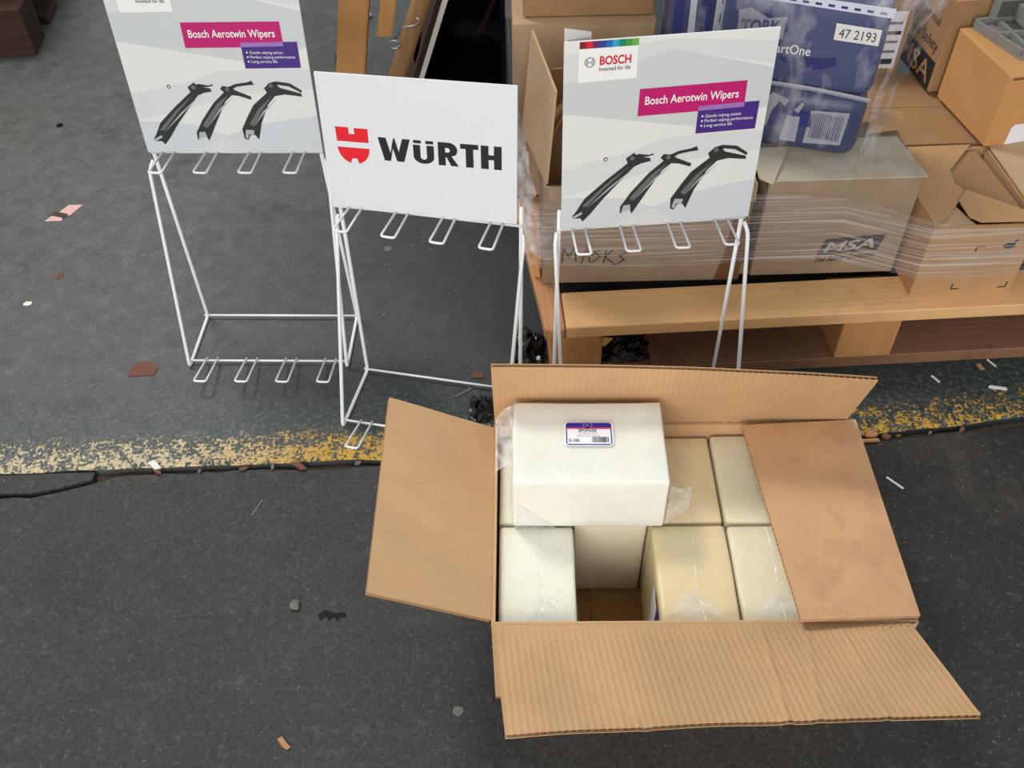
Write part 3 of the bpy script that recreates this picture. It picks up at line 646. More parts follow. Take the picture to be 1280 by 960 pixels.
# ---------------------------------------------------------------- cartons on the pallet
def yaw_frame(o, ax):   # face basis along a unit 2D direction
    return Vector((ax[0], ax[1], 0))
def simple_box(name, label, loc, yaw, wx, wy, h, mat, top=None, seams=True, tape=None, bev=0.0025):
    t = thing(name, label, 'box', loc, yaw, 'cartons on the pallet')
    bobj('body', bx(0, wx, 0, wy, 0, h, bev), mat, t)
    if top:
        panel('top_flap', [(0.0, 0.0, h+0.0034), (wx, 0.0, h+0.0034), (wx, wy/2-0.001, h+0.0038), (0.0, wy/2-0.001, h+0.0038)], 0.003, top, t, 0.001)
        panel('top_flap', [(0.0, wy/2+0.001, h+0.0038), (wx, wy/2+0.001, h+0.0038), (wx, wy, h+0.0034), (0.0, wy, h+0.0034)], 0.003, top, t, 0.001)
    return t
# open box marked in pen
mb = thing('open_box', 'tall grey-brown open box with pen lettering and upright flap beside the WÜRTH sign', 'box', (0.062, 1.379, PT), 0.0, 'cartons on the pallet')
MW, MD, MH = 0.372, 0.188, 0.2185
box('front_wall', 0, MW, 0, 0.004, 0, MH, 'box_greybrown', mb); box('back_wall', 0, MW, MD-0.004, MD, 0, MH, 'box_brown', mb)
box('side_wall', 0, 0.004, 0.0045, MD-0.0045, 0, MH, 'box_greybrown', mb); box('side_wall', MW-0.004, MW, 0.0045, MD-0.0045, 0, MH, 'box_brown', mb)
box('base', 0.0045, MW-0.0045, 0.0045, MD-0.0045, 0, 0.004, 'box_brown', mb)
panel('front_flap', [(0.004, -0.002, MH+0.002), (MW, -0.002, MH+0.002), (MW, -0.008, MH-0.032), (0.012, -0.008, MH-0.026)], 0.003, 'box_greybrown', mb, 0.002)
panel('side_flap', [(0.008, 0.006, 0.220), (-0.030, 0.185, 0.220), (-0.012, 0.186, 0.412), (0.020, -0.003, 0.403)], 0.004, 'box_pale', mb, 0.006)
panel('side_flap', [(0.002, 0.09, 0.220), (0.002, 0.18, 0.220), (0.075, 0.19, 0.36), (0.07, 0.11, 0.36)], 0.003, 'box_brown', mb, 0.004)
panel('back_flap', [(0.01, MD, MH), (0.2, MD, MH), (0.2, MD-0.01, MH+0.13), (0.02, MD-0.02, MH+0.13)], 0.003, 'box_brown', mb, 0.003)
fc = Face((0, -0.0005, 0), (1, 0, 0), (0, 0, 1), (0, -1, 0))
def pen(strokes, x0, z0, sc):
    V = []; F = []
    for st_ in strokes:
        for (a, b) in zip(st_, st_[1:]):
            pa, pb_ = Vector((x0+a[0]*sc, z0+a[1]*sc)), Vector((x0+b[0]*sc, z0+b[1]*sc)); d = (pb_-pa).normalized()*0.0013; nn = Vector((-d.y, d.x))
            k = len(V); V += [fc.p(*(q), 0.0009) for q in (pa-d-nn, pb_+d-nn, pb_+d+nn, pa-d+nn)]; F.append((k, k+1, k+2, k+3))
    return obj('pen_lettering', V, F, 'print_black', mb)
pen([[(0, 0), (0.05, 0.9), (0.35, 0.35), (0.62, 1.0), (0.72, 0.05)], [(1.0, -0.1), (1.25, 0.9), (1.45, -0.05)], [(0.95, 0.35), (1.6, 0.45)], [(2.0, 0.8), (1.65, 0.65), (1.95, 0.35), (1.6, 0.0)], [(2.25, 0.75), (2.15, -0.15)], [(2.6, 0.75), (2.2, 0.3), (2.75, -0.2)], [(3.3, 0.55), (2.95, 0.4), (3.2, 0.1), (2.8, -0.2)]], 0.036, 0.050, 0.036)
poly('brown_tape', fc, [(0.325, 0.0), (0.371, 0.0), (0.371, 0.19), (0.345, 0.19), (0.338, 0.07)], 'tape_brown', mb, 2)
# box with the black stencil
ms = thing('stencilled_box', 'grey-brown box with black MSA stencil and dusty flaps on top', 'box', (0.458, 1.387, PT), 0.015, 'cartons on the pallet')
SW, SD, SH = 0.272, 0.185, 0.214
bobj('body', bx(0, SW, 0, SD, 0, SH, 0.002), 'box_greybrown', ms)
panel('top_flap', [(-0.01, -0.003, SH+0.004), (SW+0.004, -0.003, SH+0.0045), (SW-0.012, 0.125, SH+0.0045), (0.01, 0.12, SH+0.004)], 0.003, 'box_dusty', ms, 0.001)
panel('top_flap', [(0.208, 0.130, SH+0.012), (SW+0.006, 0.140, SH+0.012), (SW+0.012, 0.185, SH+0.02), (0.225, 0.185, SH+0.02)], 0.004, 'box_tan', ms, 0.002)
panel('torn_liner', [(-0.02, 0.085, SH+0.013), (0.05, 0.085, SH+0.013), (0.0, -0.018, SH+0.006), (-0.02, 0.0, SH+0.006)], 0.0015, 'box_dusty', ms, 0.002)
fc = Face((0, 0, 0), (1, 0, 0), (0, 0, 1), (0, -1, 0))
poly('stencil_block', fc, [(0.118, 0.046), (0.229, 0.056), (0.238, 0.092), (0.128, 0.084)], 'print_soft_black', ms, 3)
text('stencil_letters', fc, 'MSA', (0.128, 0.053), (0.222, 0.063), 0.022, 'box_dusty', ms, 5, 0.02, 0.008)
text('stencil_slogan', fc, 'The Safety Company', (0.115, 0.029), (0.227, 0.040), 0.012, 'print_soft_black', ms, 3, 0.014, 0.003)
# low box with folded flaps
rb = thing('flapped_box', 'small tan box with folded interlocking flaps and corner print marks', 'box', (0.742, 1.321, PT), 0.03, 'cartons on the pallet')
RWd, RD, RH = 0.188, 0.245, 0.157
box('front_wall', 0, RWd, 0, 0.004, 0, RH, 'box_tan', rb); box('back_wall', 0, RWd, RD-0.004, RD, 0, RH, 'box_tan', rb)
box('side_wall', 0, 0.004, 0.0042, RD-0.0042, 0, RH, 'box_tan', rb); box('side_wall', RWd-0.004, RWd, 0.0042, RD-0.0042, 0, RH, 'box_tan', rb)
def rflap(pts, z, mat, th=0.003):
    q = [to_local((x, y, 0), 0.742, 1.321, 0.03) for x, y in pts]; V, F = prism([(p.x, p.y) for p in q], z, z+th); return obj('top_flap', V, F, mat, rb)
rflap([(0.746, 1.545), (0.899, 1.560), (0.916, 1.365), (0.910, 1.35), (0.827, 1.42), (0.80, 1.49)], RH-0.006, 'box_brown')
rflap([(0.734, 1.567), (0.890, 1.572), (0.824, 1.49), (0.818, 1.447), (0.829, 1.421), (0.772, 1.345), (0.744, 1.323), (0.738, 1.40)], RH+0.001, 'box_tan')
rflap([(0.806, 1.39), (0.829, 1.421), (0.928, 1.345), (0.928, 1.327), (0.824, 1.327), (0.808, 1.343)], RH+0.0045, 'box_tan')
rflap([(0.745, 1.323), (0.82, 1.326), (0.80, 1.385), (0.78, 1.36)], RH-0.005, 'box_pale')
panel('top_flap', [(RWd, 0.01, RH+0.002), (RWd, RD, RH+0.002), (RWd+0.10, RD-0.01, RH+0.01), (RWd+0.10, 0.02, RH+0.01)], 0.003, 'box_pale', rb, 0.002)
fc = Face((0, 0, 0), (1, 0, 0), (0, 0, 1), (0, -1, 0))
for x, z, sx, sz in ((0.074, 0.012, 1, 1), (0.178, 0.012, -1, 1), (0.090, 0.112, 1, -1)):
    poly('corner_mark', fc, [(x, z), (x+0.016*sx, z), (x+0.016*sx, z+0.0025*sz), (x+0.0025*sx, z+0.0025*sz), (x+0.0025*sx, z+0.014*sz), (x, z+0.014*sz)], 'print_soft_black', rb, 2)
poly('glass_symbol', fc, [(0.136, 0.112), (0.142, 0.106), (0.150, 0.104), (0.160, 0.108), (0.158, 0.116), (0.163, 0.126), (0.158, 0.124), (0.154, 0.116), (0.146, 0.117)], 'print_soft_black', rb, 2)
# box filling the space behind, its lid in the shade
simple_box('closed_box', 'closed brown box sunk between the tissue packs and the orange box', (0.700, 1.585, PT), 0.02, 0.30, 0.27, 0.150, 'box_brown', 'box_brown')
simple_box('side_box', 'plain tan box under the wrap at the pallet end', (1.045, 1.358, PT), 0.02, 0.215, 0.19, 0.150, 'box_tan', 'box_tan')
# orange box and grey foot on it
ob = thing('smooth_box', 'smooth orange-brown box with white sticker carrying a grey plastic foot', 'box', (0.910, 1.559, 0.3105), 0.155, 'cartons on the pallet')
bobj('body', bx(0, 0.26, 0, 0.19, 0, 0.147, 0.003, 2), 'box_orange', ob)
fc = Face((0, 0, 0), (1, 0, 0), (0, 0, 1), (0, -1, 0))
stk = poly('sticker', fc, [(0.040, 0.002), (0.115, 0.002), (0.112, 0.044), (0.048, 0.044), (0.043, 0.038)], 'sticker_white', ob, 3)
poly('sticker_print', fc, [(0.085, 0.012), (0.10, 0.012), (0.10, 0.034), (0.085, 0.034)], 'print_black', stk, 5)
poly('lid_slot', fc, [(0.006, 0.138), (0.25, 0.138), (0.25, 0.142), (0.006, 0.142)], 'tape_brown', ob, 2)
gf = thing('plastic_foot', 'grey ribbed plastic foot lying on the orange-brown box', 'plastic part', (0.915, 1.615, 0.4575), 0.10)
fpoly = [(0.000, 0.125), (0.030, 0.0), (0.048, -0.008), (0.15, -0.008), (0.15, 0.15), (0.01, 0.15)]
V, F = prism(fpoly, 0, 0.008); obj('base_plate', V, F, 'foot_grey', gf)
for k, (a, b) in enumerate((((0.003, 0.125), (0.033, 0.003)), ((0.033, 0.003), (0.15, 0.001)), ((0.003, 0.128), (0.15, 0.142)), ((0.012, 0.07), (0.15, 0.07)), ((0.045, 0.005), (0.045, 0.14)))):
    d = (Vector(b)-Vector(a)).normalized(); nrm2 = Vector((-d.y, d.x))*0.0035
    V, F = prism([tuple(Vector(a)+nrm2), tuple(Vector(b)+nrm2), tuple(Vector(b)-nrm2), tuple(Vector(a)-nrm2)], 0.0082, 0.018+0.0005*k); obj('rib', V, F, 'foot_grey', gf)
V, F = prism([(0.03, 0.12), (0.15, 0.12), (0.15, 0.135), (0.03, 0.135)], 0.0185, 0.06); obj('upright_plate', V, F, 'foot_grey', gf)
V, F = prism([(0.038, 0.118), (0.15, 0.118), (0.15, 0.1198), (0.038, 0.1198)], 0.024, 0.054); obj('recess_shade', V, F, 'foot_shade', gf)  # dark plate set proud, its colour stands in for shade in a hollow
V, F = prism([(0.070, 0.04), (0.082, 0.04), (0.082, 0.117), (0.070, 0.117)], 0.0205, 0.05); obj('post', V, F, 'foot_grey', gf)
# printed box behind the orange one
b3 = thing('printed_box', 'brown box with large black print band on its side, behind the orange-brown box', 'box', (0.868, 1.762, 0.3105), 0.10, 'cartons on the pallet')
bobj('body', bx(0, 0.34, 0, 0.26, 0, 0.19, 0.003), 'box_brown', b3)
panel('top_flap', [(0.0, 0.0, 0.1935), (0.34, 0.0, 0.1935), (0.34, 0.128, 0.194), (0.0, 0.128, 0.194)], 0.003, 'box_tan', b3); panel('top_flap', [(0.0, 0.131, 0.194), (0.34, 0.131, 0.194), (0.34, 0.26, 0.1935), (0.0, 0.26, 0.1935)], 0.003, 'box_tan', b3)
fc = Face((0, 0.24, 0), (0, -0.24, 0), (0, 0, 1), (-1, 0, 0))
poly('print_band', fc, [(0.30, 0.002), (0.97, 0.002), (0.97, 0.062), (0.30, 0.062)], 'print_black', b3, 2)
text('print_letters', fc, 'MSA', (0.36, 0.012), (0.93, 0.012), 0.040, 'box_brown', b3, 4, 0.01)
text('print_line', fc, 'The Safety', (0.40, 0.078), (0.93, 0.078), 0.022, 'print_soft_black', b3, 2, 0.01)
text('print_line', fc, 'thermal', (0.45, 0.125), (0.85, 0.125), 0.016, 'print_soft_black', b3, 2, 0.01)
fc = Face((0, 0, 0.1942), (1, 0, 0), (0, 1, 0), (0, 0, 1))
poly('print_mark', fc, [(0.055, 0.02), (0.075, 0.02), (0.06, 0.07), (0.045, 0.07)], 'tape_brown', b3, 2)
text('print_mark', fc, 'M2', (0.08, 0.03), (0.105, 0.03), 0.02, 'tape_brown', b3, 2)
# box with the white shipping label
b4 = thing('labelled_box', 'brown box with white shipping label squeezed behind the bagged tissue', 'box', (0.672, 1.862, PT), 0.0, 'cartons on the pallet')
bobj('body', bx(0, 0.163, 0, 0.16, 0, 0.325, 0.003), 'box_brown', b4)
fc = Face((0, 0, 0), (1, 0, 0), (0, 0, 1), (0, -1, 0))
lb = poly('shipping_label', fc, [(0.04, 0.165), (0.152, 0.165), (0.152, 0.29), (0.04, 0.29)], 'sticker_white', b4, 2)
for k, (x0, x1, z0, z1) in enumerate(((0.10, 0.145, 0.175, 0.187), (0.07, 0.145, 0.20, 0.206), (0.07, 0.145, 0.222, 0.227), (0.11, 0.148, 0.24, 0.248), (0.06, 0.145, 0.262, 0.268))):
    poly('label_print', fc, [(x0, z0), (x1, z0), (x1, z1), (x0, z1)], 'print_black' if k in (0, 3) else 'sticker_grey', lb, 4)
# tall boxes at the back left of the load
b5 = simple_box('tall_box', 'tall tan carton at the back of the pallet with another box on it', (0.015, 1.662, PT), 0.0, 0.262, 0.27, 0.372, 'box_pale', 'box_pale')
fc = Face((0, 0, 0), (1, 0, 0), (0, 0, 1), (0, -1, 0))
poly('packing_tape', fc, [(0.10, 0.30), (0.26, 0.30), (0.26, 0.345), (0.10, 0.345)], 'box_tan', b5, 2)
simple_box('upper_box', 'tan carton on top of the tall one at the pallet back', (0.035, 1.685, 0.525), 0.0, 0.24, 0.24, 0.16, 'box_brown', 'box_tan')
wl = thing('delivery_note', 'white delivery note with barcode standing in the open box behind the wiper sign', 'paper', (0.103, 1.475, 0.516), 0.25)
panel('sheet', [(0, 0, -0.15), (0.05, 0, -0.15), (0.045, 0.012, 0.072), (-0.002, 0.012, 0.085)], 0.0006, 'paper_white', wl)
fc = Face((0.002, -0.0005, 0.0), (0.045, 0, 0), (0, 0.008, 0.07), (0, -1, 0.12))
for k in range(12): poly('barcode_bar', fc, [(0.03+0.075*k, 0.72), (0.03+0.075*k+random.choice((0.02, 0.04)), 0.72), (0.06+0.075*k, 0.95), (0.03+0.075*k, 0.95)], 'sticker_grey', wl, 5)

# ---------------------------------------------------------------- tissue packs in a clear bag, on the stencilled box
TZ = PT+SH+0.0068
PAX = 0.3046   # yaw of the pack's front
def tissue(label, loc, yaw, wx, wy, h1, h2, front):
    t = thing('tissue_pack', label, 'tissue pack', loc, yaw, 'tissue packs in the clear bag')
    rounded('lower_row', 0, wx, 0, wy, 0, h1, 0.028, 'blue_lower', t, 0.003, 31, 4)
    rounded('upper_row', 0, wx, 0, wy, h1+0.001, h1+h2, 0.018, 'blue_print', t, 0.003, 35, 4)
    return t
tw = 0.262; c_, s_ = math.cos(-PAX), math.sin(-PAX)
tl = (0.612-tw*0.9540, 1.432+tw*0.2998, TZ)
ta_ = tissue('blue printed tissue pack with white product label, right in front inside the bag', tl, -PAX, tw, 0.19, 0.122, 0.168, True)
fc = Face((tw, -0.0042, -TZ), (-1, 0, 0), (0, 0, 1), (0, -1, 0))     # u = distance from the right end, v = height above ground
def tpoly(name, pts, mat, lev=3): return poly(name, fc, pts, mat, ta_, lev)
tpoly('product_label', [(0.082, 0.589), (0.012, 0.587), (0.012, 0.614), (0.083, 0.617)], 'paper_white', 4)
text('product_number', fc, '47 2193', (0.076, 0.594), (0.018, 0.593), 0.015, 'print_black', ta_, 6)
bc_ = tpoly('barcode_label', [(0.092, 0.396), (0.029, 0.401), (0.026, 0.464), (0.090, 0.460)], 'grey_print', 4)
for k in range(16):
    u = 0.034+0.0033*k; poly('barcode_bar', fc, [(u, 0.408), (u+random.choice((0.0011, 0.002)), 0.408), (u+0.0012, 0.456), (u, 0.456)], 'blue_lower', bc_, 6)
tpoly('logo_panel', [(0.236, 0.572), (0.162, 0.580), (0.160, 0.618), (0.19, 0.612), (0.22, 0.627), (0.238, 0.62)], 'grey_print', 4)
text('logo_lettering', fc, 'TORK', (0.231, 0.583), (0.168, 0.588), 0.022, 'blue_print', ta_, 6, 0.03)
text('name_lettering', fc, 'SmartOne', (0.192, 0.556), (0.113, 0.557), 0.016, 'print_white', ta_, 6, 0.006)
tpoly('oval_window', [(0.164, 0.548), (0.150, 0.540), (0.112, 0.534), (0.090, 0.535), (0.070, 0.545), (0.070, 0.558), (0.095, 0.553), (0.129, 0.551)], 'blue_deep', 4)
tpoly('blue_panel', [(0.165, 0.456), (0.087, 0.454), (0.085, 0.428), (0.165, 0.426)], 'blue_deep', 4)
tpoly('dispenser_picture', [(0.128, 0.445), (0.106, 0.445), (0.105, 0.396), (0.133, 0.396)], 'grey_print', 5)
tpoly('hand_picture', [(0.155, 0.45), (0.145, 0.47), (0.135, 0.462), (0.13, 0.475), (0.16, 0.485), (0.175, 0.46), (0.17, 0.42), (0.16, 0.42)], 'grey_print', 5)
tpoly('hand_picture', [(0.118, 0.456), (0.108, 0.474), (0.103, 0.47), (0.110, 0.452)], 'grey_print', 5)
tpoly('white_band', [(0.262, 0.645), (0.0, 0.634), (0.0, 0.650), (0.262, 0.658)], 'tissue_white', 4)
for k in range(12): tpoly('perforation_mark', [(0.012+0.02*k, 0.6385+0.0008*k), (0.022+0.02*k, 0.639+0.0008*k), (0.022+0.02*k, 0.643+0.0008*k), (0.012+0.02*k, 0.6425+0.0008*k)], 'blue_deep', 6)
sheet('row_seam', lambda s, q: Vector((tw*s, -0.006-0.004*q*math.sin(PI*q), 0.122+0.004*(q-0.5)*2+0.006*math.sin(3*s)+0.008*(1-s))), 16, 3, 'grey_print', ta_)
tb_ = tissue('blue and white tissue pack at the back of the bag, behind the wiper sign', (0.290, 1.580, PT), 0.0, 0.088, 0.115, 0.24, 0.295, False)
fc2 = Face((0, -0.003, 0.25), (0.088, 0, 0), (0, 0, 0.28), (0, -1, 0))
for k, (u0, u1, sl, m_) in enumerate(((0.34, 0.47, -0.10, 'tissue_white'), (0.56, 0.72, 0.12, 'blue_panel'), (0.80, 0.97, 0.10, 'tissue_white'), (0.02, 0.2, 0, 'blue_panel'))):
    poly('stripe_print', fc2, [(u0, 0.05), (u1, 0.05), (u1+sl*0.3, 0.93), (u0+sl*0.3, 0.93)], m_, tb_, 3)
poly('red_spot', fc2, ring_poly(0.25, 0.40, 0.09, 0.05, 14), 'pink_red', tb_, 5)
for k in range(7): poly('perforation_mark', fc2, [(0.885+0.008*k, 0.1+0.12*k), (0.905+0.008*k, 0.1+0.12*k), (0.91+0.008*k, 0.16+0.12*k), (0.89+0.008*k, 0.16+0.12*k)], 'blue_deep', tb_, 5)
# the bag
def baghull():
    prof = [(0.632, 1.408), (0.648, 1.46), (0.684, 1.61), (0.60, 1.69), (0.49, 1.72), (0.38, 1.715), (0.287, 1.705), (0.283, 1.60), (0.30, 1.565), (0.355, 1.495), (0.46, 1.452), (0.58, 1.408)]
    n_ = len(prof); V = []; rws = [(0.3715, 0.975), (0.395, 1.0), (0.45, 1.005), (0.51, 1.02), (0.57, 1.03), (0.63, 1.06), (0.69, 1.03), (0.74, 0.8)]
    cx = sum(p[0] for p in prof)/n_; cy = sum(p[1] for p in prof)/n_; sub = 4
    for j, (z, k) in enumerate(rws):
        for i in range(n_*sub):
            a = prof[i//sub]; b = prof[(i//sub+1) % n_]; f_ = (i % sub)/sub; x = a[0]+(b[0]-a[0])*f_; y = a[1]+(b[1]-a[1])*f_
            x = cx+(x-cx)*k; y = cy+(y-cy)*k
            q = Vector((x*16, y*16, z*9)); zz = z
            if j > 1: x += 0.010*noise.noise(q); y += 0.006*noise.noise(q+Vector((5, 0, 0)))-0.002
            if x > 0.60: x += max(0, z-0.52)*0.30
            zz = z
            V.append((x, y, zz))
    m_ = n_*sub; F = [(j*m_+i, j*m_+(i+1) % m_, (j+1)*m_+(i+1) % m_, (j+1)*m_+i) for j in range(len(rws)-1) for i in range(m_)]
    return V, F
bagt = thing('clear_bag', 'clear plastic bag wrapped around the blue tissue packs', 'plastic bag', (0.45, 1.55, TZ))
V, F = baghull(); obj('film', [Vector(v)-Vector((0.45, 1.55, TZ)) for v in V], F, 'film_bag', bagt, True)
sheet('loose_film', lambda s, q: Vector((0.618+s*(0.016+0.050*q*q)+0.02*q*q+0.004*math.sin(9*q), 1.428+0.03*s+0.01*math.sin(7*q+3*s), 0.371+0.30*q))-Vector((0.45, 1.55, TZ)), 8, 18, 'film_crumple', bagt)

# ---------------------------------------------------------------- stretch wrap round the load
wr = thing('stretch_wrap', 'streaky clear stretch wrap pulled around the cartons on the pallet', 'plastic wrap', (0.05, 1.37, PT))
path = [(0.045, 1.366), (0.25, 1.366), (0.46, 1.372), (0.60, 1.374), (0.738, 1.309), (0.84, 1.311), (0.937, 1.315), (1.05, 1.345), (1.268, 1.352), (1.272, 1.45)]
def along(pth, s):
    Ls = [math.dist(a, b) for a, b in zip(pth, pth[1:])]; d = s*sum(Ls)
    for (a, b), l_ in zip(zip(pth, pth[1:]), Ls):
        if d <= l_+1e-9: f_ = d/l_; return a[0]+(b[0]-a[0])*f_, a[1]+(b[1]-a[1])*f_
        d -= l_
    return pth[-1]
def wrapf(s, q):
    x, y = along(path, s); z0 = 0.196+0.012*noise.noise(Vector((x*5, 3, 0))); z1 = 0.345-0.035*max(0, min(1, (x-0.55)/0.25))+0.010*noise.noise(Vector((x*6, 8, 0)))
    z = z0+(z1-z0)*q
    return Vector((x, y+0.0006*math.sin(q*22+3*noise.noise(Vector((x*4, q*3, 0)))), z))-Vector((0.05, 1.37, PT))
sheet('front_film', wrapf, 70, 26, 'film_wrap', wr)
def bunchf(s, q):
    x = 0.045-0.035*s; y = 1.366+0.26*s; z = 0.19+0.19*q+0.05*s
    k = noise.noise(Vector((s*7, q*11, 0)))
    return Vector((x-0.012*abs(k)-0.006*math.sin(q*40+s*5), y, z+0.006*k))-Vector((0.05, 1.37, PT))
sheet('side_film', bunchf, 24, 40, 'film_bunch', wr)
def cornerf(s, q):
    x = 0.036+0.060*s; y = 1.372-0.012*math.sin(PI*s); z = 0.235+0.10*q-0.035*s
    return Vector((x, y-0.004*math.sin(q*46+4*s), z+0.02*s*s))-Vector((0.05, 1.37, PT))
sheet('gathered_film', cornerf, 14, 44, 'film_bunch', wr)
def rearf(s, q):
    return Vector((0.010+0.004*s-0.006*math.sin(q*9+s*6), 1.655+0.3*s, 0.16+0.50*q))-Vector((0.05, 1.37, PT))
sheet('rear_film', rearf, 14, 20, 'film_bunch', wr)
# upright offcut between wrap and box
oc = thing('wood_offcut', 'short pale wood strip wedged upright between open box and wrap', 'wood strip', (0.047, 1.40, 0.1455))
bobj('strip', hexa([(0.0, 0.0, 0), (0.012, 0.0, 0), (0.008, 0.03, 0), (-0.004, 0.03, 0), (-0.010, 0.0, 0.085), (0.002, 0.0, 0.085), (-0.002, 0.03, 0.085), (-0.014, 0.03, 0.085)]), 'wood_post', oc)

# ---------------------------------------------------------------- timber and dark cabinet behind the stands
tf = thing('timber_frame', 'squared pale timber post with hanging lath and hook behind the WÜRTH sign', 'timber', (-0.405, 2.10, 0))
def slanted(name, p0, p1, wx, wy, mat, parent, bev=0.003):
    p0, p1 = Vector(p0), Vector(p1); bm = hexa([p+Vector((sx*wx/2, sy*wy/2, 0)) for p in (p0, p1) for sx, sy in ((-1, -1), (1, -1), (1, 1), (-1, 1))])
    if bev: bmesh.ops.bevel(bm, geom=bm.edges[:], offset=bev, segments=2, affect='EDGES')
    return bobj(name, bm, mat, parent)
slanted('post', (0, 0, 0), (0.165, 0.0, 0.90), 0.068, 0.06, 'wood_post', tf)
slanted('lath', (0.126, 0.0, 0.294), (0.262, 0.0, 0.86), 0.036, 0.03, 'wood_post', tf)
slanted('cross_rail', (0.12, 0.031, 0.82), (0.12, 0.031, 0.88), 0.46, 0.03, 'wood_pole', tf)
tube('hook_ring', [Vector((0.148+0.012*math.cos(a), -0.012, 0.275+0.010*math.sin(a))) for a in [2*PI*i/16 for i in range(17)]], 0.0028, 'steel', tf)
tube('hook_shank', [(0.150, -0.002, 0.284), (0.163, -0.004, 0.300), (0.168, -0.006, 0.312), (0.20, -0.01, 0.318), (0.214, -0.012, 0.33), (0.205, -0.012, 0.338)], 0.0026, 'steel', tf, 8, 0.006)
pole = thing('round_pole', 'weathered wooden pole leaning right, beside the timber post', 'pole', (-0.330, 2.12, 0))
Vp, Fp = tube_data([(0.0, 0, 0), (0.105, 0.0, 0.27), (0.33, 0.0, 0.85)], 0.021, 14); obj('shaft', Vp, Fp, 'wood_pole', pole, True)
tube('rope', [Vector((0.145+0.024*math.cos(a)*0.9, 0.024*math.sin(a), 0.372+0.004*a)) for a in [2*PI*i/12*2 for i in range(13)]], 0.003, 'print_red', pole)
ply = thing('plywood_sheet', 'thin plywood sheet leaning against the black cabinet, pale edge showing', 'board', (-0.262, 2.16, 0))
bobj('panel', hexa([(-0.006, 0, 0), (0.006, 0, 0), (0.006, 0.5, 0), (-0.006, 0.5, 0), (0.234, 0, 0.66), (0.248, 0, 0.66), (0.248, 0.5, 0.66), (0.234, 0.5, 0.66)]), 'paper_white', ply)
bobj('dark_face', hexa([(-0.020, 0.004, 0), (-0.008, 0.004, 0), (-0.008, 0.5, 0), (-0.020, 0.5, 0), (0.220, 0.004, 0.66), (0.232, 0.004, 0.66), (0.232, 0.5, 0.66), (0.220, 0.5, 0.66)]), 'wood_dark', ply)
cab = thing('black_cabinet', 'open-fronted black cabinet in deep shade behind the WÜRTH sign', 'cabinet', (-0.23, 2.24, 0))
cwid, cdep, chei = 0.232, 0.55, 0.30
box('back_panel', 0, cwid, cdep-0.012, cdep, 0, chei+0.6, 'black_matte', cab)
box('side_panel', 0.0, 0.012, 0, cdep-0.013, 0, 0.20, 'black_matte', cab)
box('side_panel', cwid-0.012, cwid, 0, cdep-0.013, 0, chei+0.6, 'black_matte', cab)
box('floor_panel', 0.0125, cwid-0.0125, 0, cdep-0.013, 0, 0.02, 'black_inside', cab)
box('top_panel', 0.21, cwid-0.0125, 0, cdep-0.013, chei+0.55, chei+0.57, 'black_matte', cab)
slanted('brace', (0.16, 0.40, 0.03), (0.215, 0.30, 0.20), 0.014, 0.01, 'wood_dark', cab, 0)
rag = thing('blue_tarp', 'strip of dark blue tarp standing behind the timber post', 'tarp', (-0.40, 2.20, 0))
panel('fold', [(-0.042, 0, 0.0), (0.02, 0.0, 0.0), (0.03, 0.02, 0.17), (-0.022, 0.02, 0.185)], 0.004, 'navy_rag', rag, 0.008)
for (x, y) in ((-0.475, 2.78),):
    b_ = thing('steel_bolt', 'loose steel hook lying on the far floor left of the timber post', 'hook', (x, y, 0))
    tube('shank', [(0, 0, 0.006), (0.05, 0.01, 0.006), (0.07, 0.03, 0.006), (0.05, 0.05, 0.006)], 0.006, 'steel', b_, 8, 0.01)
# pallet in the far corner with a box on it
dp = thing('dark_pallet', 'dark stained wooden pallet at the far end of the bare floor', 'pallet', (-1.362, 2.612, 0), math.radians(7))
for z0, z1 in ((0, 0.022), (0.115, 0.137)):
    for y in (0.0, 0.2, 0.4): box('board', -0.8, 0.0, y, y+0.12, z0, z1, 'wood_dark', dp, 0.002)
for x in (-0.8, -0.45, -0.1):
    for y in (0.0, 0.4): box('block', x, x+0.1, y, y+0.12, 0.0225, 0.1145, 'wood_dark', dp, 0.002)
simple_box('far_box', 'orange-brown box on the dark pallet at the far end', (-1.78, 2.655, 0.1375), math.radians(7), 0.385, 0.4, 0.35, 'box_orange', 'box_orange')

# ---------------------------------------------------------------- litter on the floor
def flake(name, label, cat, x, y, pts, mat, th=0.0008, rz=0.0, curl=0.0, group=None):
    t_ = thing(name, label, cat, (x, y, 0.0003), rz, group)
    n_ = len(pts); V = [(px_, py_, curl*(px_*px_+py_*py_)*40) for px_, py_ in pts]; V2 = [(a, b, c+th) for a, b, c in V]
    F = [tuple(range(n_-1, -1, -1)), tuple(range(n_, 2*n_))] + [(i, (i+1) % n_, n_+(i+1) % n_, n_+i) for i in range(n_)]
    obj('piece', V+V2, F, mat, t_); return t_
def blob(r, n_=7, sx=1.0, sy=1.0, seed=0):
    rd = random.Random(seed); return [(sx*r*(0.7+0.5*rd.random())*math.cos(2*PI*i/n_), sy*r*(0.7+0.5*rd.random())*math.sin(2*PI*i/n_)) for i in range(n_)]
pk = flake('torn_label', 'torn pink and white label stuck to the bare grey floor', 'label', -1.053, 1.834, [(-0.006, 0.004), (0.010, 0.036), (0.044, 0.036), (0.026, -0.004), (0.006, -0.006)], 'paper_pink')
obj('lower_scrap', [(-0.028, -0.026, 0.0004), (0.012, -0.026, 0.0004), (0.010, -0.010, 0.0006), (-0.016, -0.004, 0.0006)], [(0, 1, 2, 3)], 'paper_pink', pk)
obj('dark_smear', [(-0.022, -0.004, 0.0012), (0.016, -0.016, 0.0012), (0.02, 0.0, 0.0012), (-0.014, 0.010, 0.0012)], [(0, 1, 2, 3)], 'print_soft_black', pk)
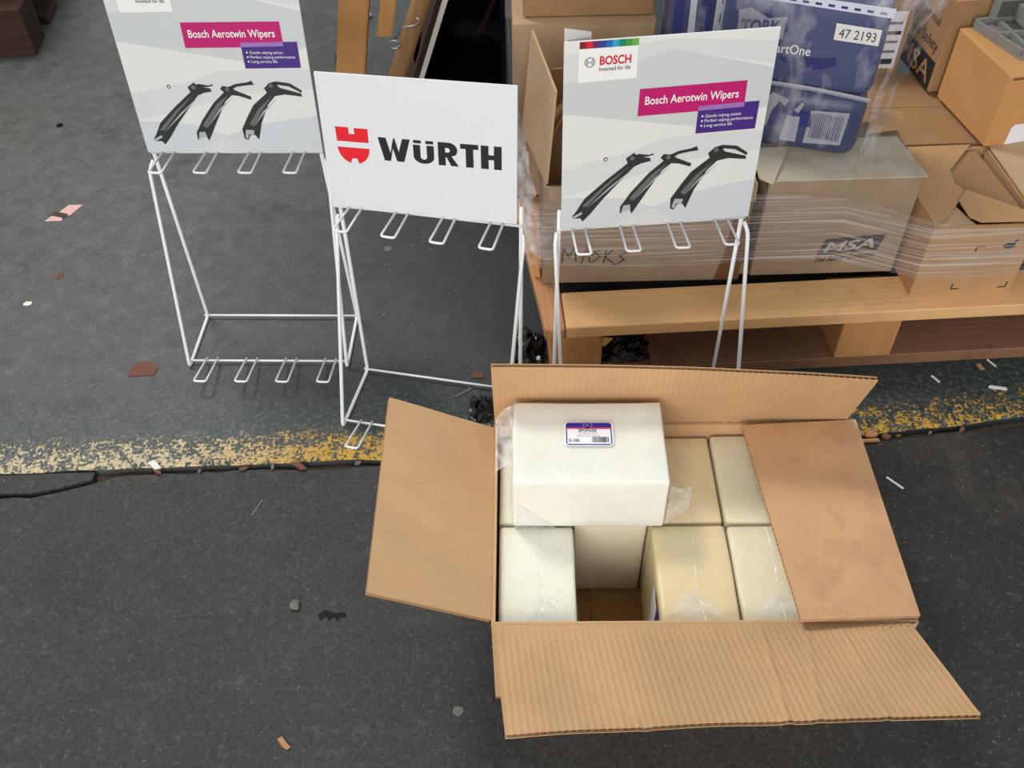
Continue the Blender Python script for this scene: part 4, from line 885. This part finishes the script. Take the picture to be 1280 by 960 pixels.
flake('paper_scrap', 'small white paper scrap on the bare floor near the torn label', 'paper', -1.022, 1.519, blob(0.009, 8, 1.2, 0.8, 3), 'paper_white', 0.002)
flake('rust_flake', 'flat rust-brown flake in front of the lone wiper stand', 'flake', -0.725, 1.316, [(-0.027, -0.018), (0.024, -0.017), (0.027, 0.002), (0.012, 0.018), (-0.012, 0.021), (-0.026, 0.008)], 'rust', 0.002)
flake('rust_flake', 'small rust-brown flake behind the open sponge carton', 'flake', -0.067, 1.279, [(-0.013, -0.006), (0.012, -0.006), (0.010, 0.008), (-0.010, 0.009)], 'rust', 0.002)
flake('rust_spot', 'round brown crumb on the bare floor below the torn label', 'flake', -0.983, 1.609, blob(0.010, 8, 1, 1, 8), 'rust', 0.001)
flake('wood_chip', 'pale chip of wood lying on the cream part of the line', 'wood chip', -0.643, 1.073, [(-0.014, 0.004), (0.002, -0.012), (0.012, -0.008), (-0.004, 0.010)], 'paper_white', 0.004)
flake('wood_chip', 'brown wood chip in the gap below the yellow line', 'wood chip', -0.385, 1.064, [(-0.016, 0.006), (0.006, -0.010), (0.016, -0.006), (-0.002, 0.008)], 'rust', 0.004)
flake('wood_chip', 'tan splinter in the gap beside the carton corner', 'wood chip', 0.643, 1.094, [(-0.018, -0.003), (0.02, -0.002), (0.018, 0.004), (-0.016, 0.003)], 'leaf_tan', 0.004)
flake('wood_chip', 'tan curled chip on the gap beside the carton corner', 'wood chip', 0.652, 1.108, blob(0.010, 7, 1.2, 0.8, 5), 'leaf_tan', 0.004)
flake('wood_chip', 'small brown chip farther along the gap by the carton', 'wood chip', 0.678, 1.104, blob(0.008, 6, 1.1, 0.8, 6), 'rust', 0.003)
flake('white_sliver', 'long white plastic sliver on the dark asphalt beside the carton', 'sliver', 0.663, 0.999, [(-0.012, 0.012), (-0.009, 0.014), (0.013, -0.012), (0.010, -0.014)], 'paper_white', 0.0015)
flake('white_sliver', 'thick white sliver on the green floor in front of the pallet', 'sliver', 0.923, 1.217, [(-0.017, 0.004), (-0.012, 0.008), (0.016, 0.001), (0.016, -0.005), (-0.012, 0.0)], 'paper_white', 0.002)
flake('white_sliver', 'short white sliver on the green floor in front of the pallet, nearest the carton', 'sliver', 0.814, 1.245, [(-0.007, 0.008), (-0.003, 0.010), (0.006, -0.008), (0.003, -0.010)], 'paper_white', 0.0015)
flake('white_sliver', 'thin white sliver close to the pallet edge', 'sliver', 0.936, 1.284, [(-0.007, 0.010), (-0.004, 0.011), (0.006, -0.008), (0.003, -0.010)], 'paper_white', 0.0015)
flake('bark_chip', 'flat tan chip close to the pallet edge', 'wood chip', 0.910, 1.274, [(-0.006, 0.008), (0.002, 0.009), (0.006, -0.007), (-0.003, -0.008)], 'leaf_tan', 0.002)
flake('dry_leaf', 'scrap of dry tan leaf on the dark asphalt', 'leaf', -0.336, 0.560, [(-0.010, 0.006), (-0.004, 0.010), (0.004, 0.001), (0.011, -0.006), (0.006, -0.010), (-0.002, -0.004)], 'leaf_tan', 0.001, 0, 0.3)
flake('white_disc', 'small pale disc on the floor seen through the WÜRTH stand', 'disc', -0.271, 1.677, [(0.009*math.cos(2*PI*i/12), 0.009*math.sin(2*PI*i/12)) for i in range(12)], 'stone_grey', 0.002)
flake('grey_splinter', 'grey splinter on the floor behind the open sponge carton', 'wood chip', -0.090, 1.237, [(-0.022, -0.013), (-0.014, -0.012), (0.016, 0.009), (0.010, 0.010)], 'stone_grey', 0.002)
flake('black_fleck', 'black rubber fleck on the far bare floor', 'flake', -1.175, 2.226, blob(0.009, 7, 1, 1, 12), 'black_matte', 0.002)
for i, (x, y, r) in enumerate(((-0.089, 0.602, 0.008),)):
    flake('paint_splat', 'small white paint splat on the asphalt by the front flap', 'splat', x, y, blob(r, 9, 1, 1, 20), 'stone_grey', 0.0006)
pb = thing('pebble', 'small grey pebble on the dark asphalt', 'pebble', (-0.350, 0.781, 0))
bm = bmesh.new(); bmesh.ops.create_icosphere(bm, subdivisions=2, radius=0.009)
for v in bm.verts: v.co += v.co.normalized()*0.003*noise.noise(v.co*160); v.co.z = v.co.z*0.6+0.005
bobj('stone', bm, 'stone_grey', pb, False)
# crumpled black plastic
def crumple(name, label, loc, sx, sy, h, seed):
    t_ = thing(name, label, 'plastic', loc)
    def g(s, q):
        x = (s-0.5)*sx; y = (q-0.5)*sy; k = noise.noise(Vector((s*4+seed, q*4, 1)))+0.3*noise.noise(Vector((s*9+seed, q*9, 2)))
        return Vector((x+0.012*noise.noise(Vector((s*9, q*9, seed))), y+0.012*noise.noise(Vector((q*9, s*9, seed+4))), max(0.001, h*(math.sin(PI*s)*math.sin(PI*q))**0.5*(0.55+0.7*k))))
    sheet('film', g, 26, 22, 'black_plastic', t_, False); return t_
crumple('black_plastic', 'crumpled black plastic stuffed in the pallet opening on its bottom board', (0.215, 1.325, 0.0275), 0.10, 0.09, 0.04, 2)
crumple('black_plastic', 'crumpled black plastic hugging the pallet side by the WÜRTH stand', (0.035, 1.325, 0), 0.055, 0.13, 0.07, 7)
crumple('black_strap', 'scrap of black plastic sticking out behind the carton on the yellow line', (-0.056, 1.19, 0), 0.045, 0.06, 0.03, 11)

rd = random.Random(5)
for i in range(9):
    x = -0.66+0.07*i+0.04*rd.random() if i < 6 else 0.70+0.06*(i-6)
    flake('grit_crumb', 'crumb of broken paint and grit in the gap along the yellow line', 'crumb', x, edge_y(x)-0.010-0.006*rd.random(), blob(0.003+0.003*rd.random(), 5, 1.6, 0.8, 40+i), ('rust', 'stone_grey')[i % 2], 0.003, rd.random()*3, 0, 'grit crumbs along the line')
flake('rubber_smear', 'black rubber smear on the dark asphalt near the pebble', 'smear', -0.291, 0.763, [(-0.022, 0.004), (-0.010, 0.010), (0.006, 0.004), (0.020, 0.006), (0.024, -0.004), (0.014, -0.003), (0.010, -0.011), (0.004, -0.003), (-0.004, -0.009), (-0.008, -0.002), (-0.018, -0.008)], 'smear_dark', 0.0003)
flake('pale_splinter', 'thin pale splinter on the dark asphalt below the yellow line', 'wood chip', -0.445, 0.975, [(-0.007, -0.016), (-0.004, -0.016), (0.008, 0.014), (0.006, 0.016)], 'stone_grey', 0.0008)
